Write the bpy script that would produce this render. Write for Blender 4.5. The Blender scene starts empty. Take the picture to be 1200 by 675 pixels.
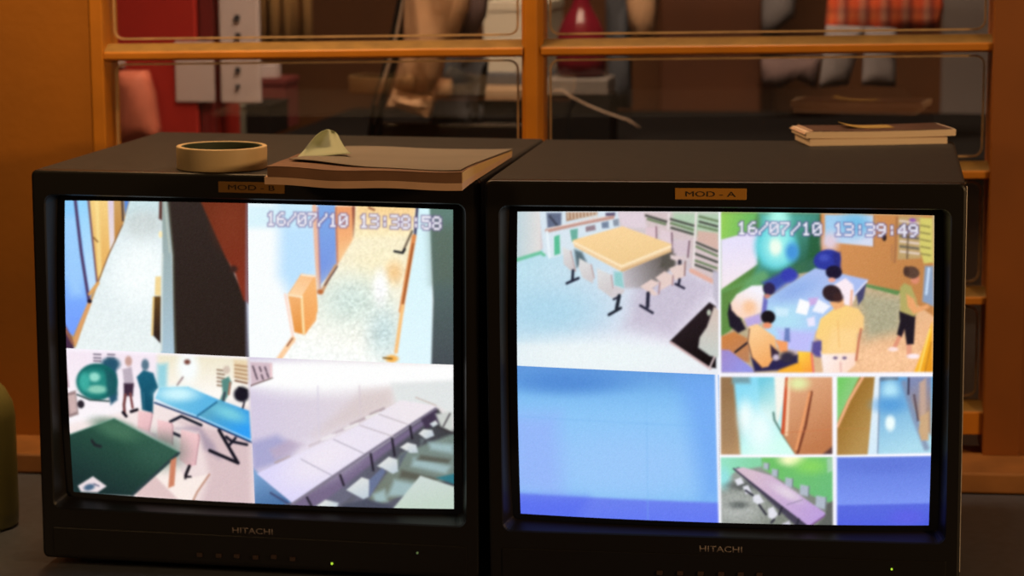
import bpy, bmesh, math, random
import numpy as np
from mathutils import Matrix, Vector

random.seed(4)
SC = bpy.context.scene
COL = SC.collection
ZT = 1.17            # height of the monitor tops above the floor (desk top 0.75 m)

# ---------------------------------------------------------------- camera solved from the photograph
F_PX, CAM, YAW, PITCH, ROLL = 2776.36, Vector((.41702, -2.31191, .27182 + ZT)), .16645, .1611, .00557
RC = (Matrix.Rotation(YAW, 3, 'Z') @ Matrix.Rotation(-PITCH, 3, 'X') @ Matrix.Rotation(ROLL, 3, 'Y'))


def ray(px, py):
    return RC @ Vector(((px - 600) / F_PX, 1, -(py - 337.5) / F_PX))


def atY(px, py, Y):
    d = ray(px, py)
    return CAM + d * ((Y - CAM.y) / d.y)


def atZ(px, py, Z):
    d = ray(px, py)
    return CAM + d * ((Z + ZT - CAM.z) / d.z)


# ---------------------------------------------------------------- materials
def mat(name, col, rough=.6, metal=0, spec=.5, emit=None, estr=1, noise=0, nscale=20, bump=0, bscale=200, coat=0):
    m = bpy.data.materials.new(name)
    m.use_nodes = True
    nt = m.node_tree
    b = nt.nodes['Principled BSDF']
    b.inputs['Base Color'].default_value = (*col, 1)
    b.inputs['Roughness'].default_value = rough
    b.inputs['Metallic'].default_value = metal
    b.inputs['Specular IOR Level'].default_value = spec
    b.inputs['Coat Weight'].default_value = coat
    if emit:
        b.inputs['Emission Color'].default_value = (*emit, 1)
        b.inputs['Emission Strength'].default_value = estr
    tc = nt.nodes.new('ShaderNodeTexCoord')
    if noise:
        n = nt.nodes.new('ShaderNodeTexNoise')
        n.inputs['Scale'].default_value = nscale
        n.inputs['Detail'].default_value = 5
        nt.links.new(tc.outputs['Object'], n.inputs['Vector'])
        r = nt.nodes.new('ShaderNodeValToRGB')
        r.color_ramp.elements[0].position = .3
        r.color_ramp.elements[1].position = .7
        r.color_ramp.elements[0].color = (*[c * (1 - noise) for c in col], 1)
        r.color_ramp.elements[1].color = (*[min(1, c * (1 + noise)) for c in col], 1)
        nt.links.new(n.outputs['Fac'], r.inputs['Fac'])
        nt.links.new(r.outputs['Color'], b.inputs['Base Color'])
    if bump:
        n = nt.nodes.new('ShaderNodeTexNoise')
        n.inputs['Scale'].default_value = bscale
        nt.links.new(tc.outputs['Object'], n.inputs['Vector'])
        u = nt.nodes.new('ShaderNodeBump')
        u.inputs['Strength'].default_value = bump
        u.inputs['Distance'].default_value = .002
        nt.links.new(n.outputs['Fac'], u.inputs['Height'])
        nt.links.new(u.outputs['Normal'], b.inputs['Normal'])
    return m


def stripes(name, cols, axis, freq, rough=.8, axis2=None):
    """woven or layered fabric/paper: bands along one (or two) object axes"""
    m = mat(name, cols[0], rough)
    nt = m.node_tree
    b = nt.nodes['Principled BSDF']
    tc = nt.nodes.new('ShaderNodeTexCoord')
    sep = nt.nodes.new('ShaderNodeSeparateXYZ')
    nt.links.new(tc.outputs['Object'], sep.inputs[0])

    def band(ax, f):
        mu = nt.nodes.new('ShaderNodeMath'); mu.operation = 'MULTIPLY'; mu.inputs[1].default_value = f
        nt.links.new(sep.outputs[ax], mu.inputs[0])
        fr = nt.nodes.new('ShaderNodeMath'); fr.operation = 'FRACT'
        nt.links.new(mu.outputs[0], fr.inputs[0])
        r = nt.nodes.new('ShaderNodeValToRGB')
        r.color_ramp.interpolation = 'LINEAR'
        n = len(cols)
        while len(r.color_ramp.elements) < n:
            r.color_ramp.elements.new(.5)
        for i, c in enumerate(cols):
            r.color_ramp.elements[i].position = i / max(1, n - 1)
            r.color_ramp.elements[i].color = (*c, 1)
        nt.links.new(fr.outputs[0], r.inputs['Fac'])
        return r.outputs['Color']
    c = band(axis, freq)
    if axis2 is not None:
        mx = nt.nodes.new('ShaderNodeMix'); mx.data_type = 'RGBA'; mx.blend_type = 'MULTIPLY'
        mx.inputs['Factor'].default_value = .7
        nt.links.new(c, mx.inputs['A'])
        nt.links.new(band(axis2, freq * .8), mx.inputs['B'])
        c = mx.outputs['Result']
    nt.links.new(c, b.inputs['Base Color'])
    return m


def glass_mat():
    m = bpy.data.materials.new('window_glass')
    m.use_nodes = True
    nt = m.node_tree
    nt.nodes.clear()
    o = nt.nodes.new('ShaderNodeOutputMaterial')
    t = nt.nodes.new('ShaderNodeBsdfTransparent')
    t.inputs['Color'].default_value = (.93, .93, .92, 1)
    g = nt.nodes.new('ShaderNodeBsdfGlossy')
    g.inputs['Roughness'].default_value = .03
    x = nt.nodes.new('ShaderNodeMixShader')
    x.inputs['Fac'].default_value = .15
    nt.links.new(t.outputs[0], x.inputs[1])
    nt.links.new(g.outputs[0], x.inputs[2])
    nt.links.new(x.outputs[0], o.inputs['Surface'])
    return m


def feed_mat():
    m = bpy.data.materials.new('lit_picture')
    m.use_nodes = True
    nt = m.node_tree
    b = nt.nodes['Principled BSDF']
    b.inputs['Base Color'].default_value = (.01, .01, .012, 1)
    b.inputs['Roughness'].default_value = .25
    a = nt.nodes.new('ShaderNodeVertexColor')
    a.layer_name = 'picture'
    nt.links.new(a.outputs['Color'], b.inputs['Emission Color'])
    b.inputs['Emission Strength'].default_value = 1.0
    return m


M = {
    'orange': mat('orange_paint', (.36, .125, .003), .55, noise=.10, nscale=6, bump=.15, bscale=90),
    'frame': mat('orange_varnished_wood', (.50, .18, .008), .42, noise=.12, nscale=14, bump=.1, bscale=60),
    'right_brown': mat('darker_red_brown', (.25, .072, .003), .5, noise=.12, nscale=8),  # redder and darker than the orange of the left wall
    'putty': mat('aged_putty', (.27, .155, .035), .6, noise=.2, nscale=40),
    'bead': mat('clear_bead', (.46, .32, .18), .35, noise=.2, nscale=60),
    'sill': mat('sill_wood', (.36, .15, .04), .45, noise=.2, nscale=20),
    'dado': mat('dado_paint', (.06, .03, .015), .8),
    'glass': glass_mat(),
    'metal': mat('dark_brown_enamel', (.034, .031, .029), .62, spec=.22, noise=.12, nscale=60, bump=.08, bscale=500),
    'bezel': mat('black_plastic', (.0085, .0075, .007), .38, spec=.35),
    'slope': mat('black_plastic_rim', (.012, .010, .009), .42, spec=.35),
    'tube': mat('tube_glass', (.004, .004, .006), .12, spec=.5),
    'feed': feed_mat(),
    'plate': mat('amber_plate', (.42, .19, .02), .5),
    'ink': mat('dark_ink', (.02, .012, .006), .7),
    'logo': mat('silver_print', (.20, .165, .155), .5),
    'button': mat('button_plastic', (.05, .028, .02), .4),
    'led': mat('green_led', (.2, .4, .02), .4, emit=(.55, .9, .05), estr=.9),
    'led_dim': mat('dim_green_led', (.10, .2, .08), .4, emit=(.16, .25, .10), estr=.35),
    'edge_highlight': mat('pale_edge_highlight', (.42, .40, .38), .45, metal=.4),
    'rubber': mat('rubber', (.01, .01, .01), .8),
    'desk': mat('grey_laminate', (.09, .10, .125), .5, noise=.12, nscale=90),
    'desk_leg': mat('desk_steel', (.05, .05, .05), .4, metal=.6),
    'tape': mat('masking_tape', (.62, .46, .25), .55, noise=.04, nscale=50),
    'core': mat('tape_core', (.035, .05, .022), .7),
    'sheets': mat('pink_paper', (.62, .40, .27), .75, noise=.06, nscale=60),
    'pages': stripes('page_edges', [(.72, .50, .24), (.58, .38, .17), (.74, .52, .26)], 2, 700),
    'cover': mat('grey_card', (.20, .17, .135), .7, noise=.08, nscale=12),
    'spine': mat('brown_spine', (.19, .095, .052), .7, noise=.15, nscale=30),
    'green': mat('pale_green_paper', (.36, .40, .26), .7, noise=.05, nscale=30),
    'white_pages': stripes('white_page_edges', [(.90, .74, .58), (.78, .62, .46), (.90, .74, .58)], 2, 400),
    'booklet': mat('brown_booklet_cover', (.11, .058, .04), .5, noise=.2, nscale=30),
    'note': mat('yellow_note', (.50, .32, .08), .7),
    'bottle': mat('cream_green_plastic', (.30, .27, .085), .4),
    'rear_wall': mat('brown_rear_wall', (.12, .038, .006), .8, noise=.15, nscale=3),
    'floor': mat('stone_floor', (.12, .09, .07), .6, noise=.25, nscale=30),
    'red': mat('red_enamel', (.42, .024, .018), .4, noise=.08, nscale=4),
    'salmon': mat('salmon_reflection', (.62, .17, .10), .7, noise=.12, nscale=14),
    'paper': mat('white_paper', (.60, .50, .50), .8),
    'mark': mat('dark_mark', (.03, .03, .04), .8),
    'curtain': mat('beige_curtain', (.50, .28, .10), .8, noise=.1, nscale=8),
    'greybox': mat('grey_green_box', (.16, .15, .12), .7),
    'black': mat('black_box', (.010, .009, .009), .9, spec=.1),
    'chair': mat('dark_tube_metal', (.02, .018, .018), .3, metal=.5),
    'pale_metal': mat('glint_and_knob', (.62, .48, .36), .35, metal=.2),  # pale colour carries the glint of the chair posts; also on the knob
    'jacket': mat('beige_cloth', (.56, .33, .18), .85, noise=.15, nscale=20, bump=.3, bscale=60),
    'hem': stripes('ribbed_hem', [(.66, .42, .25), (.48, .28, .15), (.66, .42, .25)], 2, 130),
    'slate': mat('slate_cloth', (.06, .065, .08), .9, noise=.2, nscale=14),
    'mauve': mat('mauve_cloth', (.16, .105, .105), .9, noise=.2, nscale=14),
    'bulb': mat('dark_red_glass', (.15, .007, .018), .2, spec=.5),
    'stone': mat('grey_block', (.17, .15, .14), .7),
    'door': mat('brown_door', (.105, .026, .002), .6, noise=.15, nscale=4),
    'plaid': stripes('red_plaid', [(.75, .16, .05), (.62, .40, .30), (.30, .06, .04), (.80, .22, .06), (.75, .16, .05)], 0, 30, .85, 2),
    'trouser': mat('grey_trouser_cloth', (.21, .19, .20), .9, noise=.2, nscale=20),
    'cable': mat('pale_cable', (.42, .30, .22), .5),
    'folder': mat('tan_folder', (.36, .23, .13), .7),
}


# ---------------------------------------------------------------- object helpers
def tag(o, label=None, cat=None, group=None, kind=None):
    for k, v in (('label', label), ('category', cat), ('group', group), ('kind', kind)):
        if v:
            o[k] = v
    return o


def empty(name, M4, label, cat, group=None):
    o = bpy.data.objects.new(name, None)
    o.empty_display_size = .05
    COL.objects.link(o)
    o.matrix_world = M4
    return tag(o, label, cat, group)


def obj(name, bm, m, parent=None, world=None, smooth=False, bevel=0, seg=2, solid=0):
    me = bpy.data.meshes.new(name)
    bmesh.ops.recalc_face_normals(bm, faces=bm.faces)
    bm.to_mesh(me)
    bm.free()
    me.materials.append(M[m] if isinstance(m, str) else m)
    o = bpy.data.objects.new(name, me)
    COL.objects.link(o)
    if parent:
        o.parent = parent
    if world is not None:
        o.matrix_world = world
    if smooth:
        for p in me.polygons:
            p.use_smooth = True
    if solid:
        s = o.modifiers.new('solid', 'SOLIDIFY')
        s.thickness = solid
    if bevel:
        b = o.modifiers.new('bevel', 'BEVEL')
        b.width = bevel
        b.segments = seg
        b.limit_method = 'ANGLE'
        b.angle_limit = math.radians(40)
    return o


def box(bm, x0, x1, y0, y1, z0, z1, dz0=0, dz1=0):
    """dz0 / dz1 lift the left / right end (a rail that is not quite level)"""
    v = [bm.verts.new(p) for p in ((x0, y0, z0 + dz0), (x1, y0, z0 + dz1), (x1, y1, z0 + dz1), (x0, y1, z0 + dz0),
                                   (x0, y0, z1 + dz0), (x1, y0, z1 + dz1), (x1, y1, z1 + dz1), (x0, y1, z1 + dz0))]
    for f in ((0, 1, 2, 3), (4, 5, 6, 7), (0, 1, 5, 4), (1, 2, 6, 5), (2, 3, 7, 6), (3, 0, 4, 7)):
        bm.faces.new([v[i] for i in f])
    return bm


def boxm(*a):
    return box(bmesh.new(), *a)


def prism(bm, prof, p0, p1):
    """sweep a closed (a, b) profile from p0 to p1; prof entries are 3-D offsets"""
    A = [bm.verts.new(Vector(p0) + Vector(q)) for q in prof]
    B = [bm.verts.new(Vector(p1) + Vector(q)) for q in prof]
    n = len(prof)
    for i in range(n):
        bm.faces.new((A[i], A[(i + 1) % n], B[(i + 1) % n], B[i]))
    bm.faces.new(A[::-1])
    bm.faces.new(B)
    return bm


def rrect(hx, hz, cx, cz, r, y, seg=5):
    out = []
    for sx, sz, a0 in ((1, 1, 0), (-1, 1, 90), (-1, -1, 180), (1, -1, 270)):
        for k in range(seg + 1):
            a = math.radians(a0 + 90 * k / seg)
            out.append(Vector((cx + sx * (hx - r) + r * math.cos(a), y, cz + sz * (hz - r) + r * math.sin(a))))
    return out


def loft(bm, loops, close=False, cap0=False, cap1=False):
    L = [[bm.verts.new(p) for p in l] for l in loops]
    if close:
        L.append(L[0])
    n = len(L[0])
    for a, b in zip(L[:-1], L[1:]):
        for i in range(n):
            bm.faces.new((a[i], a[(i + 1) % n], b[(i + 1) % n], b[i]))
    if cap0:
        bm.faces.new(L[0][::-1])
    if cap1:
        bm.faces.new(L[-1])
    return bm


def lathe(bm, prof, n=48, c=(0, 0, 0), close=False):
    return loft(bm, [[Vector((c[0] + r * math.cos(2 * math.pi * k / n), c[1] + r * math.sin(2 * math.pi * k / n), c[2] + z)) for k in range(n)]
                     for r, z in prof], close=close, cap0=not close, cap1=not close)


def tube(bm, pts, r, n=10):
    pts = [Vector(p) for p in pts]
    loops = []
    for i, p in enumerate(pts):
        t = (pts[min(i + 1, len(pts) - 1)] - pts[max(i - 1, 0)]).normalized()
        u = t.cross(Vector((0, 1, .13))).normalized()
        w = t.cross(u)
        loops.append([p + (u * math.cos(2 * math.pi * k / n) + w * math.sin(2 * math.pi * k / n)) * r for k in range(n)])
    return loft(bm, loops, cap0=True, cap1=True)


def slab(x0, x1, y0, y1, lo, hi, nx=24, ny=30, shape=None):
    """a sheaf of paper: two height fields closed round the rim"""
    bm = bmesh.new()
    g = [[], []]
    for s, h in enumerate((lo, hi)):
        for j in range(ny + 1):
            row = []
            for i in range(nx + 1):
                x, y = x0 + (x1 - x0) * i / nx, y0 + (y1 - y0) * j / ny
                if shape:
                    x, y = shape(x, y)
                row.append(bm.verts.new((x, y, h(x, y))))
            g[s].append(row)
    for s in (0, 1):
        for j in range(ny):
            for i in range(nx):
                bm.faces.new((g[s][j][i], g[s][j][i + 1], g[s][j + 1][i + 1], g[s][j + 1][i]))
    rim = [(0, i) for i in range(nx)] + [(j, nx) for j in range(ny)] + [(ny, i) for i in range(nx, 0, -1)] + [(j, 0) for j in range(ny, 0, -1)]
    for a, b in zip(rim, rim[1:] + rim[:1]):
        bm.faces.new((g[0][a[0]][a[1]], g[0][b[0]][b[1]], g[1][b[0]][b[1]], g[1][a[0]][a[1]]))
    return bm


def words(name, txt, size, width, m, parent, loc, bold=0.0, depth=.0004):
    """raised lettering lying on a vertical face, centred at loc (parent space)"""
    cu = bpy.data.curves.new(name, 'FONT')
    cu.body = txt
    cu.size = 1
    cu.offset = bold
    cu.align_x = 'CENTER'
    cu.align_y = 'CENTER'
    tmp = bpy.data.objects.new('lettering_source', cu)
    COL.objects.link(tmp)
    dg = bpy.context.evaluated_depsgraph_get()
    me = bpy.data.meshes.new_from_object(tmp.evaluated_get(dg))
    bpy.data.objects.remove(tmp)
    bpy.data.curves.remove(cu)
    xs = [v.co.x for v in me.vertices]
    ys = [v.co.y for v in me.vertices]
    w, h = max(xs) - min(xs), max(ys) - min(ys)
    mx, my = (max(xs) + min(xs)) / 2, (max(ys) + min(ys)) / 2
    bm = bmesh.new()
    bm.from_mesh(me)
    bpy.data.meshes.remove(me)
    for v in bm.verts:
        v.co = Vector(((v.co.x - mx) / w * width, 0, (v.co.y - my) / h * size))
    r = bmesh.ops.extrude_face_region(bm, geom=bm.faces[:])
    for e in r['geom']:
        if isinstance(e, bmesh.types.BMVert):
            e.co.y -= depth
    for v in bm.verts:
        v.co += Vector(loc)
    return obj(name, bm, m, parent)


def shape_px(outline, Y, thick, bulge=.0, m='paper', name='x', parent=None, label=None, cat=None, group=None, folds=0, seed=0):
    """a thing beyond the window whose outline was traced: it stands at depth Y, has a front swelling towards
    the viewer, and a real thickness"""
    pts = [atY(x, y, Y) for x, y in outline]
    bm = bmesh.new()
    f = bm.faces.new([bm.verts.new((p.x, Y, p.z)) for p in pts])
    bmesh.ops.triangulate(bm, faces=[f])
    for _ in range(3):
        bmesh.ops.subdivide_edges(bm, edges=[e for e in bm.edges if e.calc_length() > .022], cuts=1, use_grid_fill=True)
    bmesh.ops.triangulate(bm, faces=bm.faces[:])
    rim = [e for e in bm.edges if len(e.link_faces) == 1]
    segs = [(e.verts[0].co.copy(), e.verts[1].co.copy()) for e in rim]
    rnd = random.Random(seed)
    ph = [rnd.uniform(0, 6) for _ in range(4)]
    fr = list(bm.verts)
    back = {}
    for v in fr:
        d = min(((v.co - a) - (b - a) * max(0, min(1, (v.co - a).dot(b - a) / max(1e-9, (b - a).length_squared)))).length for a, b in segs)
        t = min(1, d / .04)
        s = math.sqrt(max(0, 1 - (1 - t) ** 2))
        w = folds * (math.sin(v.co.x * 95 + v.co.z * 34 + ph[0]) + .6 * math.sin(v.co.x * 41 - v.co.z * 75 + ph[1])) * t
        back[v] = bm.verts.new((v.co.x, Y + thick, v.co.z))
        v.co.y -= bulge * s + w
    for f in [f for f in bm.faces]:
        bm.faces.new([back[v] for v in reversed(f.verts)])
    for e in rim:
        a, b = e.verts
        bm.faces.new((a, b, back[b], back[a]))
    o = obj(name, bm, m, parent, smooth=folds > 0)
    return tag(o, label, cat, group)
# ---------------------------------------------------------------- pictures on the two tubes
# Every camera feed is drawn as a flat picture (polygons, strokes, ellipses, pixel type) and stored
# as vertex colours on its own pane of the tube face.
RNG = np.random.default_rng(7)
SPECKLE = RNG.uniform(-1, 1, (256, 256))
GLYPH = {'0': '01110 10001 10011 10101 11001 10001 01110', '1': '00100 01100 00100 00100 00100 00100 01110',
         '3': '11110 00001 00001 01110 00001 00001 11110', '4': '00010 00110 01010 10010 11111 00010 00010',
         '5': '11111 10000 11110 00001 00001 10001 01110', '6': '00110 01000 10000 11110 10001 10001 01110',
         '7': '11111 00001 00010 00100 01000 01000 01000', '8': '01110 10001 10001 01110 10001 10001 01110',
         '9': '01110 10001 10001 01111 00001 00010 01100', '/': '00001 00001 00010 00100 01000 10000 10000',
         ':': '00000 00100 00100 00000 00100 00100 00000', ' ': '00000 00000 00000 00000 00000 00000 00000'}


def ramp(t):
    t = np.clip(t, 0, 1)
    return t * t * (3 - 2 * t)


class Pic:
    def __init__(s, P):
        s.P = P
        s.C = np.zeros((len(P), 3))

    def put(s, a, c):
        a = np.asarray(a)[:, None]
        s.C = s.C * (1 - a) + np.asarray(c, float) * a

    def tone(s, c):
        """a plain colour, or (p0, c0, p1, c1) for a colour run"""
        if len(c) == 3:
            return np.tile(np.asarray(c, float), (len(s.P), 1))
        p0, c0, p1, c1 = c
        d = np.subtract(p1, p0).astype(float)
        t = np.clip(((s.P - p0) @ d) / (d @ d), 0, 1)[:, None]
        return np.asarray(c0, float) * (1 - t) + np.asarray(c1, float) * t

    def bg(s, c):
        s.C = s.tone(c)

    def sdf(s, pts):
        x, y = s.P[:, 0], s.P[:, 1]
        inside = np.zeros(len(x), bool)
        d2 = np.full(len(x), 1e12)
        n = len(pts)
        for i in range(n):
            (x0, y0), (x1, y1) = pts[i], pts[(i + 1) % n]
            ex, ey = x1 - x0, y1 - y0
            t = np.clip(((x - x0) * ex + (y - y0) * ey) / (ex * ex + ey * ey + 1e-9), 0, 1)
            d2 = np.minimum(d2, (x - x0 - t * ex) ** 2 + (y - y0 - t * ey) ** 2)
            if y0 != y1:
                c = ((y0 > y) != (y1 > y)) & (x < (x1 - x0) * (y - y0) / (y1 - y0) + x0)
                inside ^= c
        d = np.sqrt(d2)
        return np.where(inside, -d, d)

    def poly(s, pts, c, soft=3, a=1.0):
        k = ramp(.5 - s.sdf(pts) / (2 * soft)) * a
        s.put(k, s.tone(c))

    def line(s, pts, w, c, soft=2.5, a=1.0):
        x, y = s.P[:, 0], s.P[:, 1]
        d2 = np.full(len(x), 1e12)
        for (x0, y0), (x1, y1) in zip(pts[:-1], pts[1:]):
            ex, ey = x1 - x0, y1 - y0
            t = np.clip(((x - x0) * ex + (y - y0) * ey) / (ex * ex + ey * ey + 1e-9), 0, 1)
            d2 = np.minimum(d2, (x - x0 - t * ex) ** 2 + (y - y0 - t * ey) ** 2)
        s.put(ramp(.5 - (np.sqrt(d2) - w / 2) / (2 * soft)) * a, s.tone(c))

    def ell(s, cx, cy, rx, ry, c, soft=.15, rot=0, a=1.0):
        dx, dy = s.P[:, 0] - cx, s.P[:, 1] - cy
        ca, sa = math.cos(rot), math.sin(rot)
        q = np.hypot((dx * ca + dy * sa) / rx, (-dx * sa + dy * ca) / ry)
        s.put(ramp(.5 - (q - 1) / (2 * soft)) * a, s.tone(c))

    def speck(s, pts, amount, cell=7, soft=6):
        k = ramp(.5 - s.sdf(pts) / (2 * soft))
        g = np.floor(s.P / cell).astype(int)
        h = SPECKLE[g[:, 0] % 256, g[:, 1] % 256]
        s.C = s.C + (k * (h * amount * .42))[:, None]

    def text(s, txt, x0, y0, pitch, h, slope=0.0, edge=(96, 84, 132)):
        cw, ch = pitch * .86 / 5, h / 7
        cells = []
        for i, g in enumerate(txt):
            for r, row in enumerate(GLYPH[g].split()):
                for q, b in enumerate(row):
                    if b == '1':
                        cx = x0 + i * pitch + (q + .5) * cw
                        cells.append((cx, y0 + (r + .5) * ch + slope * (cx - x0)))
        for grow, c, soft in ((4.5, edge, 3), (0.6, (250, 250, 255), 2.2)):
            k = np.zeros(len(s.P))
            for cx, cy in cells:
                dx = np.abs(s.P[:, 0] - cx) - cw / 2 - grow
                dy = np.abs(s.P[:, 1] - cy) - ch / 2 - grow
                k = np.maximum(k, ramp(.5 - np.maximum(dx, dy) / (2 * soft)))
            s.put(k * (.8 if grow > 2 else 1), c)

    def finish(s, noise=3.0, shape=None, blur=1.5):
        if shape is not None:                       # the soft focus of a tube picture
            A = s.C.reshape(*shape, 3)
            r = int(blur * 3)
            k = np.exp(-np.arange(-r, r + 1) ** 2 / (2 * blur * blur))
            k /= k.sum()
            for ax in (0, 1):
                pad = [(r, r) if q == ax else (0, 0) for q in range(3)]
                Q = np.pad(A, pad, 'edge')
                A = sum(w * np.take(Q, range(i, i + A.shape[ax]), ax) for i, w in enumerate(k))
            s.C = A.reshape(-1, 3)
        s.C = s.C + RNG.normal(0, noise, (len(s.P), 1)) + RNG.normal(0, noise * .5, s.C.shape)
        c = np.clip(s.C, 0, 255) / 255
        return np.where(c <= .04045, c / 12.92, ((c + .055) / 1.055) ** 2.4)


def feed_corridor_boards(p):            # crop 70,230  x3.552
    p.bg(((0, 30), (222, 236, 240), (0, 660), (236, 244, 244)))
    p.poly([(285, 20), (425, 20), (425, 110), (285, 110)], (206, 228, 232), 14)
    p.ell(360, 130, 80, 60, (206, 216, 216), .6)
    p.ell(355, 330, 120, 130, (248, 255, 255), .7)
    floor = [(290, 40), (425, 40), (440, 640), (80, 640), (100, 530), (270, 130)]
    p.speck(floor, 16, 6)
    p.poly([(15, 10), (300, 20), (275, 120), (215, 250), (80, 630), (15, 630)], (196, 150, 90), 4)
    p.poly([(15, 10), (130, 20), (168, 360), (135, 440), (70, 585), (15, 540)],
           ((60, 60), (140, 206, 255), (60, 560), (118, 160, 255)), 5)
    p.poly([(15, 90), (90, 90), (120, 330), (110, 420), (60, 420), (25, 330)], (168, 214, 255), 30, .7)
    p.poly([(78, 20), (122, 20), (166, 365), (150, 400), (135, 400)], ((100, 30), (150, 214, 255), (150, 380), (196, 226, 255)), 5)
    p.line([(68, 22), (100, 240), (136, 442)], 13, (78, 62, 104), 4)
    p.line([(124, 22), (150, 210), (170, 368)], 10, (128, 92, 96), 4)
    p.poly([(130, 22), (212, 24), (222, 232), (172, 360)], ((150, 40), (246, 208, 130), (190, 320), (232, 176, 96)), 4)
    p.line([(160, 30), (180, 330)], 16, (252, 226, 150), 8, .8)
    p.poly([(205, 22), (232, 24), (240, 195), (220, 240)], ((215, 30), (226, 208, 226), (230, 230), (238, 226, 220)), 4)
    p.poly([(232, 24), (270, 28), (272, 120), (240, 200)], ((240, 40), (206, 160, 96), (250, 180), (198, 138, 70)), 5)
    p.line([(150, 178), (168, 196)], 5, (120, 80, 40))
    p.line([(266, 30), (272, 110)], 8, (70, 56, 60), 4)
    p.poly([(274, 26), (296, 28), (280, 90)], (90, 140, 220), 5)
    p.line([(270, 128), (215, 250), (172, 362)], 5, (140, 100, 66), 3)
    p.line([(172, 366), (138, 410)], 14, (226, 166, 96), 4)
    p.line([(138, 448), (100, 540), (76, 612)], 16, (222, 160, 104), 5)
    p.poly([(18, 500), (62, 590), (74, 640), (18, 640)], (70, 44, 70), 6)
    p.line([(28, 540), (66, 612)], 12, (150, 96, 80), 4)
    p.ell(138, 440, 10, 8, (30, 24, 44))
    p.poly([(422, 30), (436, 30), (436, 112), (422, 104)], (88, 50, 44), 4)
    p.ell(431, 168, 9, 14, (255, 238, 190))
    p.poly([(412, 340), (436, 338), (440, 420), (410, 415)], (244, 216, 152), 4)
    p.poly([(408, 420), (440, 420), (437, 615), (404, 580)], ((420, 430), (96, 66, 30), (420, 590), (44, 30, 28)), 4)
    p.line([(405, 425), (400, 578)], 7, (230, 190, 110), 3)
    p.poly([(434, 30), (456, 32), (478, 240), (496, 665), (436, 665), (440, 250)],
           ((450, 40), (150, 166, 160), (466, 640), (172, 198, 214)), 4)
    p.line([(440, 250), (438, 640)], 8, (214, 224, 220), 4)
    p.line([(446, 40), (470, 240)], 6, (190, 200, 190), 3)
    p.poly([(456, 30), (600, 30), (790, 440), (800, 690), (494, 690), (482, 250)], ((480, 60), (46, 36, 34), (760, 640), (40, 30, 26)), 4)
    p.line([(462, 40), (486, 250), (498, 660)], 6, (84, 84, 70), 4)
    p.poly([(592, 30), (800, 30), (800, 450), (778, 436), (742, 330), (702, 262), (640, 130)],
           ((640, 60), (112, 46, 26), (780, 400), (132, 48, 30)), 6)
    p.ell(735, 310, 16, 14, (58, 34, 30), .6)
    p.ell(720, 120, 60, 90, (128, 54, 32), .8, 0, .6)
    p.poly([(782, 30), (800, 30), (800, 690), (786, 690)], (140, 140, 170), 4, .5)


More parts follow.
